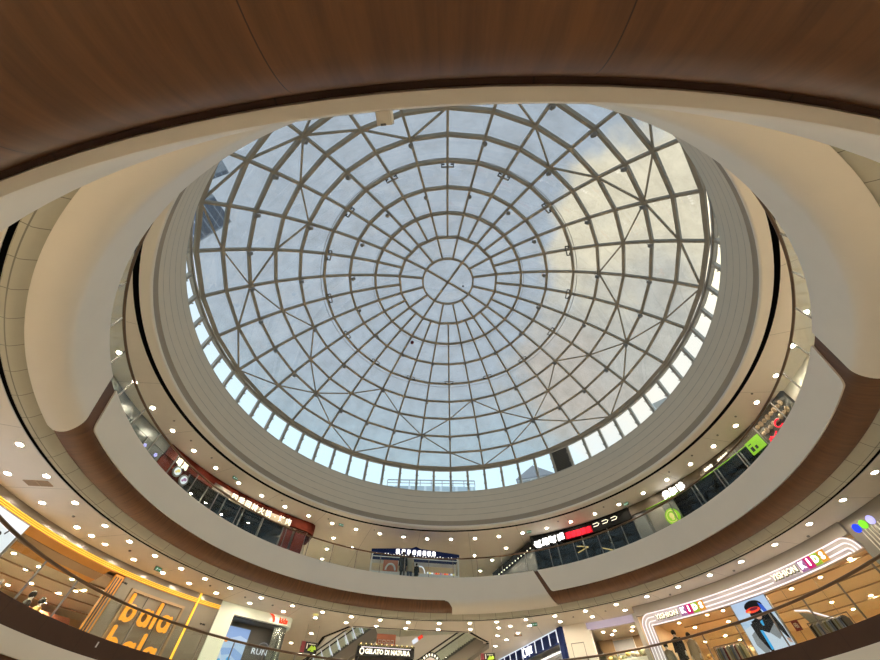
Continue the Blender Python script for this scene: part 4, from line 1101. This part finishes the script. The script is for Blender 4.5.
lp = [P(16.5, 63.1, 6.58), P(16.5, 64.7, 6.47), P(16.5, 67.0, 6.08), P(16.5, 68.4, 5.86), P(16.5, 68.3, 5.76), P(16.5, 67.2, 5.72), P(16.5, 66.4, 5.74)]
MB().tube(lp, .03, 8).build('tube', M['white_led'], t)
mb = MB(); mb.loft([[P(16.56, 63.3, 6.5), P(16.56, 64.7, 6.38), P(16.56, 68.1, 5.82), P(16.56, 66.3, 5.78), P(16.56, 64.3, 5.85)], [P(16.64, 63.3, 6.5), P(16.64, 64.7, 6.38), P(16.64, 68.1, 5.82), P(16.64, 66.3, 5.78), P(16.64, 64.3, 5.85)]]); mb.build('panel', M['greycoat'], t, smooth=False)
mb = MB(); mb.tube([P(16.5, 63.2, 6.58), P(16.5, 63.2, 7.5)], .008, 5); mb.tube([P(16.5, 68.4, 5.8), P(16.5, 68.4, 7.5)], .008, 5); mb.build('hanger', M['post'], t)
t = thing('price_sign', P(16.4, 62.4, 6.0), 'small dark red price card standing beside the skier poster', 'sign')
m = frame(16.3, 62.4, 6.1); MB(m).box((0, 0, 0), (.28, .02, .34)).build('card', M['maroon'], t, smooth=False)
mb = MB(m); glyph(mb, 0, 0, .16, .16, 8, .02)
for v in mb.bm.verts: v.co += m.to_3x3() @ Vector((0, -.02, 0))
mb.build('print', M['cake'], t, smooth=False); MB(m).tube([(0, .02, -.17), (0, .02, -1.34)], .012, 6).build('stem', M['post'], t)
# coloured discs on the slatted wall
for a, k, nm in ((83.4, 'd_blue', 'blue'), (84.6, 'd_green', 'lime green'), (85.9, 'd_lav', 'lavender')):
    o = MB(frame(RK+.09, a, 7.42) @ Matrix.Rotation(R_(90), 4, 'X')).lathe([(.001, .05), (.12, .05), (.135, .03), (.135, 0), (.001, 0)], 20).build('light_disc', M[k])
    tag(o, 'glowing %s disc in the row of three on the slatted wall' % nm, 'light')

# ---------------------------------------------------------------- upper gallery: hotpot restaurant
s = thing('storefront', P(RF, -58, Z3F), 'dark glazed restaurant front under a red brown fascia with rounded end', 'shop front')
rb = [P(15.4, a, 0) for a in [-80+2*k for k in range(20)]]+[P(15.45, -40.3, 0), P(15.6, -39.4, 0), P(15.9, -38.9, 0), P(16.5, -38.7, 0), P(17.5, -38.6, 0)]
wall_along(rb, 12.24, 12.84, .15).build('fascia_band', M['redbrown'], s)
MB().arcbox(15.33, 15.4, -67.0, -62.4, 12.18, 12.56).build('sign_board', M['greywall'], s)
MB().arcbox(15.345, 15.4, -62.4, -46.0, 12.14, 12.54).build('sign_board', M['board'], s)
zc = [(-72.6, -67.8), (-67.6, -62.8), (-62.6, -57.8), (-57.6, -52.8), (-52.6, -47.2)]
for a, b in zc:
    MB().arcbox(15.5, 15.52, a+.1, b-.1, Z3F, 12.2).build('glass_panel', M['shop_glass'], s, smooth=False)
for a in (-72.7, -67.7, -62.7, -57.7, -52.7, -47.1):
    MB().arcbox(15.46, 15.56, a-.1, a+.1, Z3F, 12.24).build('mullion', M['darkgrey'], s, smooth=False)
mb = MB(); mb.arcbox(15.5, 15.62, -47.0, -44.6, Z3F, 12.2); mb.arcbox(15.5, 15.62, -43.9, -41.2, Z3F, 12.2); mb.build('door_surround', M['redbrown'], s)
MB().arcbox(15.5, 15.7, -80, -72.8, Z3F, 12.24).build('side_wall', M['redbrown'], s)
t3 = room('shop', -72.8, -47, 15.7, 21, Z3F+.01, 12.5, M['dark'], M['dark'], 'dim restaurant room behind the dark glass of the upper gallery')
for r, a in ((17.5, -70), (17.5, -66.5), (17.6, -62.7), (19, -63), (18, -58), (17.6, -52.5), (17.4, -50), (19.5, -55)): light(dls, r, a, 12.495, 'small lamp glowing inside the dark glass of the restaurant', 'lamps inside the hotpot restaurant')
lg = thing('shop_sign', P(15.3, -56.5, 12.3), 'row of warm white glowing characters on the red brown restaurant fascia', 'sign')
chars = '四季回转火锅·烤肉'
for i, ch in enumerate(chars): text_mesh(ch, .42, M['white_sign'], None, lg, bend=(15.32, -61.4+i*1.84, 12.35), bold=.004)
lg = thing('shop_sign', P(15.35, -75.3, 12.3), 'two warm glowing characters above the round pictures on the red brown wall', 'sign')
glyph_row(lg, M['white_sign'], 15.36, -77.2, -74.2, 12.36, .36, 2, 5, blown=True)
for i, (a, z) in enumerate(((-75.6, 11.95), (-73.4, 11.78))):
    t = thing('lit_picture', P(15.4, a, z), 'lit round food picture, %s' % ('directly under the two glowing characters' if i == 0 else 'lower one next to the dark restaurant glass'), 'picture')
    m = frame(15.44, a, z) @ Matrix.Rotation(R_(90), 4, 'X')
    MB(m).lathe([(.001, .06), (.26, .06), (.28, .04), (.28, 0), (.001, 0)], 20).build('frame', M['darkgrey'], t)
    mb = MB(m); mb.ball((0, 0, .06), .2, (1, 1, .06)); mb.build('plate_print', M['p_white'], t)
    mb = MB(m); mb.ball((.03, .04, .075), .11, (1, .7, .06)); mb.ball((-.07, -.06, .075), .07, (1, .8, .06)); mb.build('food_print', M['p_yel'] if i == 0 else M['k_pink'], t)
struct(MB().arcbox(15.6, 15.8, -155, -80, Z3F, Z3C-.002).build('wall_upper_grey', M['darkgrey']))
gw = thing('storefront', P(15.5, -98, Z3F), 'grey reflective glazed wall of the upper gallery by the photo edge', 'shop front')
for i in range(15):
    a = -152+i*4.8; MB().arcbox(15.5, 15.53, a+.1, a+4.6, Z3F+.2, 12.3).build('glass_panel', M['smoked'], gw, smooth=False)
    MB().arcbox(15.46, 15.56, a-.1, a+.1, Z3F, 12.4).build('mullion', M['darkgrey'], gw, smooth=False)
MB().arcbox(15.48, 15.6, -152.1, -80, 12.3, 12.84).build('head_panel', M['darkgrey'], gw)
for a in (-91.5, -84.5, -81.5):
    t = thing('wall_lamp', P(15.4, a, 11.9), {-91.5: 'small white flower shaped lamp nearest the diagonal joint', -84.5: 'small white flower shaped lamp, middle one on the grey glazed wall', -81.5: 'small white flower shaped lamp closest to the red brown wall'}[a], 'lamp')
    mb = MB(frame(15.42, a, 11.9))
    for i in range(5): mb.ball((.06*math.cos(R_(72*i)), -.02, .06*math.sin(R_(72*i))), .045, (1, .5, 1), 8, 6)
    mb.build('shade', M['d_lav'], t)
# corridor sides and end on the upper level
struct(wall_along([P(17.4, -38.6, 0), P(22, -37, 0), P(26.9, -36, 0)], Z3F, Z3C, .2).build('wall_upper_corridor', M['plaster'], smooth=False))
struct(wall_along([P(26.0, -40, 0), P(26.0, -25, 0), P(26.0, -10, 0), P(26.0, 8, 0)], Z3F, Z3C, .2).build('wall_upper_corridor_end', M['plaster'], smooth=False))

# navy kiosk
t = thing('cake_kiosk', P(14.0, -10.8, Z3F), 'glazed kiosk with navy gabled roof and a row of white lit signs', 'kiosk')
K = frame(13.75, -12.5, Z3F)
MB(K).prism([(-2.95, 1.70), (2.95, 1.70), (2.95, 1.88), (.3, 2.06), (0, 2.18), (-.3, 2.06), (-2.95, 1.88)], -.45, .75).build('roof', M['navy'], t, smooth=False); kroof = t.children[-1]
for x in (-2.86, 2.86):
    for y in (-.4, .7): MB(K).box((x, y, .85), (.09, .09, 1.7)).build('post', M['whitep'], t, smooth=False)
MB(K).box((0, -.4, .31), (5.6, .06, .62)).build('counter_front', M['whitep'], t, smooth=False)
MB(K).box((0, .1, .64), (5.6, 1.0, .05)).build('counter_top', M['whitep'], t, smooth=False)
MB(K).box((0, .72, 1.58), (5.6, .03, .22)).build('back_board', M['whitep'], t, smooth=False)
MB(K).box((0, -.4, 1.48), (5.6, .03, .04)).build('beam', M['whitep'], t, smooth=False)
for i in range(30):
    MB(K).ball((-2.8+i*.193, -.43, 1.63+.035*math.sin(i*1.7)), .024, (1, 1, 1.3), 6, 5).build('fairy_bulb', M['bright_sign'], kroof)
for i, x in enumerate((-1.22, -.84, -.48, -.12, .22, .56, .88, 1.20)):
    mb = MB(K @ Matrix.Translation((x, -.5, 1.80))); mb.ball((0, 0, 0), .115, (1, .25, 1.25), 10, 8)
    glyph(mb, 0, 0, .22, .26, 70+i, .05); mb.build('sign_letter', M['bright_sign'], kroof)
MB(K).box((-1.6, -.36, 1.0), (.95, .03, .62)).build('red_panel', M['rosetan'], t, smooth=False)
mb = MB(K); mb.tube([(-1.6+.3*math.cos(PI*i/12), -.41, .74+.34*math.sin(PI*i/12)) for i in range(13)], .06, 6); mb.build('white_arch', M['whitep'], t)
mb = MB(K); mb.tube([(.35+.3*math.cos(PI*i/12), -.3, .68+.42*math.sin(PI*i/12)) for i in range(13)], .035, 6); mb.build('glass_arch', M['lightbox'], t)
for i in range(26):
    o = MB().lathe([(.07, 0), (.075, .08), (.05, .12), (.02, .15), (.001, .16)], 9).build('cake', [M['p_white'], M['p_skin'], M['k_pink'], M['p_white'], M['p_orange'], M['p_yel'], M['p_red']][(i*5+i//7) % 7])  # emissive colours put the glow of counter lighting into the cakes
    o.location = K @ Vector((.85+(i % 13)*.142, -.28+(i//13)*.22, .667)); tag(o, 'small pastel cake on the kiosk counter under the navy roof', 'cake', 'cakes on the navy kiosk counter')
o = figure('person', 12.8, -16.3, Z3F, 170, M['blk'], M['blk'], M['hair'], 'person in a black coat standing before the navy kiosk', 'person', BODYP)
o = figure('person', 12.95, -14.2, Z3F, 190, M['beigecoat'], M['denim'], M['hair'], 'person in a beige coat beside the one in black at the kiosk', 'person', BODYP)
o = figure('person', 12.9, -12.3, Z3F, 150, M['blk'], M['olive'], M['hair'], 'small person in dark clothes in front of the kiosk, right of the beige coat', 'person', BODYP); o.scale = (.62, .62, .62)
for q in SC.objects:
    if q.name.startswith('person') and q.parent is None and q.scale.x > .9: q.scale = (.95, .95, .95)

# ---------------------------------------------------------------- upper gallery: black fronted restaurant
s = thing('storefront', P(RF, 30, Z3F), 'black fronted restaurant with dark glass under the white and red signs', 'shop front')
MB().arcbox(15.4, 15.6, 19.6, 46, 12.16, 12.86).build('fascia_band', M['blackpanel'], s)
for a, b in ((19.8, 26), (26.2, 32.6), (32.8, 39.2), (39.4, 46)):
    MB().arcbox(15.5, 15.52, a, b, Z3F, 12.16).build('glass_panel', M['shop_glass'], s, smooth=False)
    MB().arcbox(15.46, 15.56, b-.05, b+.15, Z3F, 12.2).build('mullion', M['darkgrey'], s, smooth=False)
t4 = room('shop', 19.8, 75, 15.8, 20.5, Z3F+.01, 12.6, M['dark'], M['dark'], 'dim black restaurant room with yellow light strips')
for i, (a0, z0, a1, z1) in enumerate(((29.6, 12.25, 32.2, 12.05), (29.4, 11.85, 32.2, 12.05), (35.2, 11.75, 37.4, 11.45))):
    m0, m1 = P(17, a0, z0), P(17, a1, z1); o = MB().tube([m0, m1], .035, 8).build('light_strip', M['goldlight'])
    tag(o, ('upper arm of the yellow light strip angle behind dark glass', 'lower arm of the yellow light strip angle behind dark glass', 'short yellow light strip alone behind the dark glass, under the chevrons')[i], 'light')
lg = thing('shop_sign', P(15.3, 24, 12.3), 'bright white glowing characters on the black fascia', 'sign')
glyph_row(lg, M['bright_sign'], 15.33, 20.2, 28.6, 12.24, .46, 4, 9, .18, blown=True)
lg = thing('shop_sign', P(15.3, 32, 12.35), 'red glowing characters on the black fascia', 'sign')
MB().arcbox(15.35, 15.38, 28.8, 35.9, 12.17, 12.58).build('backing', M['red_dark'], lg, smooth=False)
glyph_row(lg, M['red_sign'], 15.32, 29.0, 35.7, 12.37, .38, 5, 17, blown=True)
lg = thing('shop_sign', P(15.3, 39, 12.5), 'three pale outlined chevrons on the black fascia', 'sign')
for a in (37.2, 39.6, 42.0):
    mb = MB(); mb.tube([(-.2, 0, .08), (.12, 0, .1), (.22, 0, .02), (.12, 0, -.08), (-.2, 0, -.08)], .018, 6); bend_mb(mb, 15.36, a, 12.52).build('chevron', M['white_sign'], lg)
# side of that shop along the corridor: row of bulbs
A, B = P(15.45, 19.8, 0), P(20.5, 7.6, 0); d = (B-A).normalized(); L = (B-A).length
s2 = thing('bulb_row_fascia', A+Vector((0, 0, 12)), 'black corridor fascia carrying a slanting row of small warm bulbs', 'fascia')
MB().beam(A+Vector((0, 0, 12.36)), B+Vector((0, 0, 12.36)), .12, .5).build('board', M['blackpanel'], s2, smooth=False)
sd = Vector((d.y, -d.x, 0)); 
if sd.dot(P(1, 5, 0)) > 0: pass
sgn = -1 if (A+sd).length > A.length and False else 1
nn = Vector((-d.y, d.x, 0)); nn = nn if nn.x < 0 else -nn
for i in range(14):
    p = A+d*(L*(i+.5)/14)+nn*.08+Vector((0, 0, 12.16))
    MB(Matrix.Translation(p)).ball((0, 0, 0), .05, (1, 1, 1), 6, 5).build('bulb', M['white_sign'], s2)
struct(MB().beam(A+Vector((0, 0, 10.85))-nn*.1, B+Vector((0, 0, 10.85))-nn*.1, .1, 2.5).build('wall_upper_corridor_glass', M['darkgrey'], smooth=False))
# green cafe next to it
s = thing('storefront', P(RF, 62, Z3F), 'dark cafe front with a lime light tube under a brown fascia', 'shop front')
MB().arcbox(15.42, 15.6, 46.2, 80, 12.32, 12.86).build('fascia_band', M['umber'], s)
MB().tube([P(15.38, 50+1.0*k, 12.29) for k in range(30)], .016, 6).build('lime_tube', M['lime'], s)
for a, b in ((56.6, 62.4), (62.6, 68.4), (68.6, 74.4), (74.6, 80)):
    MB().arcbox(15.5, 15.52, a, b, Z3F, 12.3).build('glass_panel', M['shop_glass'], s, smooth=False); MB().arcbox(15.46, 15.56, b-.05, b+.15, Z3F, 12.3).build('mullion', M['darkgrey'], s, smooth=False)
MB().arcbox(15.5, 15.6, 49.6, 53.6, Z3F, 12.3).build('grey_panel', M['grey'], s); MB().arcbox(15.5, 15.6, 46.2, 49.5, Z3F, 12.32).build('dark_panel', M['darkgrey'], s); MB().arcbox(15.5, 15.6, 53.7, 56.6, Z3F, 12.3).build('dark_panel', M['darkgrey'], s)
lg = thing('shop_sign', P(15.3, 57.6, 12.5), 'three white glowing characters above the lime tube', 'sign')
glyph_row(lg, M['bright_sign'], 15.36, 55.0, 60.8, 12.52, .42, 3, 23, blown=True)
lg = thing('shop_sign', P(15.3, 67, 12.5), 'two tiny white characters groups farther along the brown fascia', 'sign')
glyph_row(lg, M['white_sign'], 15.38, 66.2, 68.4, 12.55, .16, 3, 27, blown=True); glyph_row(lg, M['white_sign'], 15.38, 69.8, 72.6, 12.55, .16, 4, 29, blown=True)
t = thing('round_sign', P(15.3, 55.2, 11.3), 'round lime green lit sign with a pale cup emblem', 'sign')
m = frame(15.34, 54.9, 11.33) @ Matrix.Rotation(R_(90), 4, 'X')
MB(m).lathe([(.001, .09), (.40, .09), (.43, .06), (.43, 0), (.001, 0)], 28).build('disc', M['lime'], t)
mb = MB(m); mb.tube([(.3*math.cos(2*PI*i/24), .3*math.sin(2*PI*i/24), .1) for i in range(24)], .02, 6, True); mb.ball((0, .02, .1), .14, (1, 1.2, .1)); mb.box((0, -.17, .1), (.16, .06, .02)); mb.build('emblem', M['p_yel'], t)
t = thing('lit_picture', P(15.3, 78, 12.1), 'bright lime poster with dark figures next to the red neon', 'poster')
m = frame(15.33, 78.3, 12.0); MB(m).box((0, 0, 0), (.9, .05, .62)).build('panel', M['lime'], t, smooth=False)
mb = MB(m); mb.box((-.25, -.03, -.1), (.16, .01, .22)); mb.box((.0, -.03, -.12), (.14, .01, .16)); mb.box((-.24, -.03, .14), (.2, .01, .04)); mb.build('print', M['p_black'], t, smooth=False)
struct(MB().arcbox(15.45, 15.7, 80.1, 89, Z3F, Z3C-.002).build('wall_relief', M['umber']))
t = thing('relief_panel', P(15.4, 84, 12.2), 'carved brown relief of leaves above the red neon', 'relief')
for i in range(16):
    mb = MB(frame(15.40, 80.8+(i % 8)*.95, 12.15+(i//8)*.38)); mb.ball((0, 0, 0), .13, (1, .3, .8+.3*(i % 2)), 8, 6); mb.build('leaf', M['tan'], t)
t = thing('neon_sign', P(15.35, 83.5, 11.9), 'red neon curl and strokes on the brown relief wall', 'sign')
mb = MB(frame(15.33, 84.6, 11.98)); mb.tube([(.22*math.cos(R_(i*18)), 0, .16*math.sin(R_(i*18))) for i in range(3, 18)], .03, 6); mb.build('curl', M['red_sign'], t)
mb = MB(frame(15.33, 82.0, 11.72)); mb.tube([(-.3, 0, -.1), (-.1, 0, .1), (.05, 0, -.04), (.3, 0, .1)], .03, 6); mb.tube([(-.25, 0, .06), (.2, 0, -.12)], .025, 6); mb.build('stroke', M['red_sign'], t)
struct(MB().arcbox(15.6, 15.8, 89, 131, Z3F, Z3C-.002).build('wall_upper_white', M['white']))

# ---------------------------------------------------------------- buildings outside, seen through the glass
def facade_mat(name, c1, c2, sx, sz):
    m = mat(name, c1, .5, var=0); nt = m.node_tree; b = nt.nodes['Principled BSDF']; tc = N(nt, 'ShaderNodeTexCoord'); br = N(nt, 'ShaderNodeTexBrick')
    mp = N(nt, 'ShaderNodeMapping'); mp.inputs['Rotation'].default_value = (R_(90), 0, 0); nt.links.new(tc.outputs['Object'], mp.inputs[0]); nt.links.new(mp.outputs[0], br.inputs['Vector'])
    br.offset = 0; br.inputs['Color1'].default_value = (*c1, 1); br.inputs['Color2'].default_value = (*[x*.8 for x in c1], 1); br.inputs['Mortar'].default_value = (*c2, 1)
    br.inputs['Scale'].default_value = 1; br.inputs['Brick Width'].default_value = sx; br.inputs['Row Height'].default_value = sz; br.inputs['Mortar Size'].default_value = .25
    nt.links.new(br.outputs[0], b.inputs['Base Color']); return m
def building(az, dist, w, dep, z0, z1, material, label, roof=None):
    a = R_(az); t = thing('building', (dist*math.sin(a), -12+dist*math.cos(a), z0), label, 'building')
    m = Matrix.Translation((dist*math.sin(a), -12+dist*math.cos(a), 0)) @ Matrix.Rotation(-a, 4, 'Z')
    MB(m).box((0, dep/2, (z0+z1)/2), (w, dep, z1-z0)).build('tower', material, t, smooth=False)
    if roof == 'gable': MB(m).prism([(-w*.55, z1), (w*.55, z1), (w*.2, z1+w*.22), (0, z1+w*.34), (-w*.2, z1+w*.22)], -.5, dep).build('roof', M['grey3'], t, smooth=False)
    if roof == 'rail':
        mb = MB(m); mb.box((0, 0, z1+1.2), (w, .15, .15)); mb.box((0, 0, z1+.6), (w, .1, .1))
        for i in range(9): mb.box((-w/2+w*i/8, 0, z1+.6), (.12, .12, 1.2))
        mb.build('roof_rail', M['grey3'], t, smooth=False)
    return t
tw = building(-74.5, 62, 18, 12, 0, 92, facade_mat('slate tower', (.10, .13, .19), (.30, .35, .42), 2.2, 3.2), 'tall dark blue grey tower seen through the dome edge')
MB(Matrix.Translation((62*math.sin(R_(-79)), -12+62*math.cos(R_(-79)), 0)) @ Matrix.Rotation(R_(79), 4, 'Z')).box((0, 6, 99), (7, 10, 14)).build('tower_top', tw.children[0].data.materials[0], tw, smooth=False)
building(-4.5, 62, 17, 8, 0, 37.2, facade_mat('pale block', (.45, .55, .62), (.62, .70, .76), 3, 3), 'pale flat roofed block with a roof rail behind the clerestory', 'rail')
building(14.0, 70, 7.5, 8, 0, 42.0, facade_mat('grey block', (.40, .42, .43), (.62, .64, .64), 2, 3), 'grey gabled roof building behind the clerestory next to the louver', 'gable')
building(39.3, 64, 5.4, 8, 0, 46.5, facade_mat('cream block', (.42, .40, .36), (.60, .60, .58), 2.4, 3), 'cream grey block behind the clerestory windows on the cloud side')

# ---------------------------------------------------------------- camera and view
cd = bpy.data.cameras.new('camera'); cam = bpy.data.objects.new('camera', cd); COL.objects.link(cam)
cd.sensor_fit = 'HORIZONTAL'; cd.sensor_width = 36; cd.lens = 335.354/880*36
cam.location = (0, -12, 1.6)
cam.rotation_euler = (R_(90+54.849), 0, R_(2.914)); cd.clip_start = .05; cd.clip_end = 500
SC.camera = cam
vs = SC.view_settings; vs.view_transform = 'Standard'; vs.look = 'None'; vs.gamma = 1; vs.use_curve_mapping = False; vs.exposure = 0.15
cy = SC.cycles; cy.use_denoising = True; cy.max_bounces = 9; cy.diffuse_bounces = 5; cy.glossy_bounces = 4; cy.transparent_max_bounces = 24; cy.sample_clamp_indirect = 6; cy.caustics_reflective = False; cy.caustics_refractive = False
for o in SC.objects:
    if '_local' in o: del o['_local']
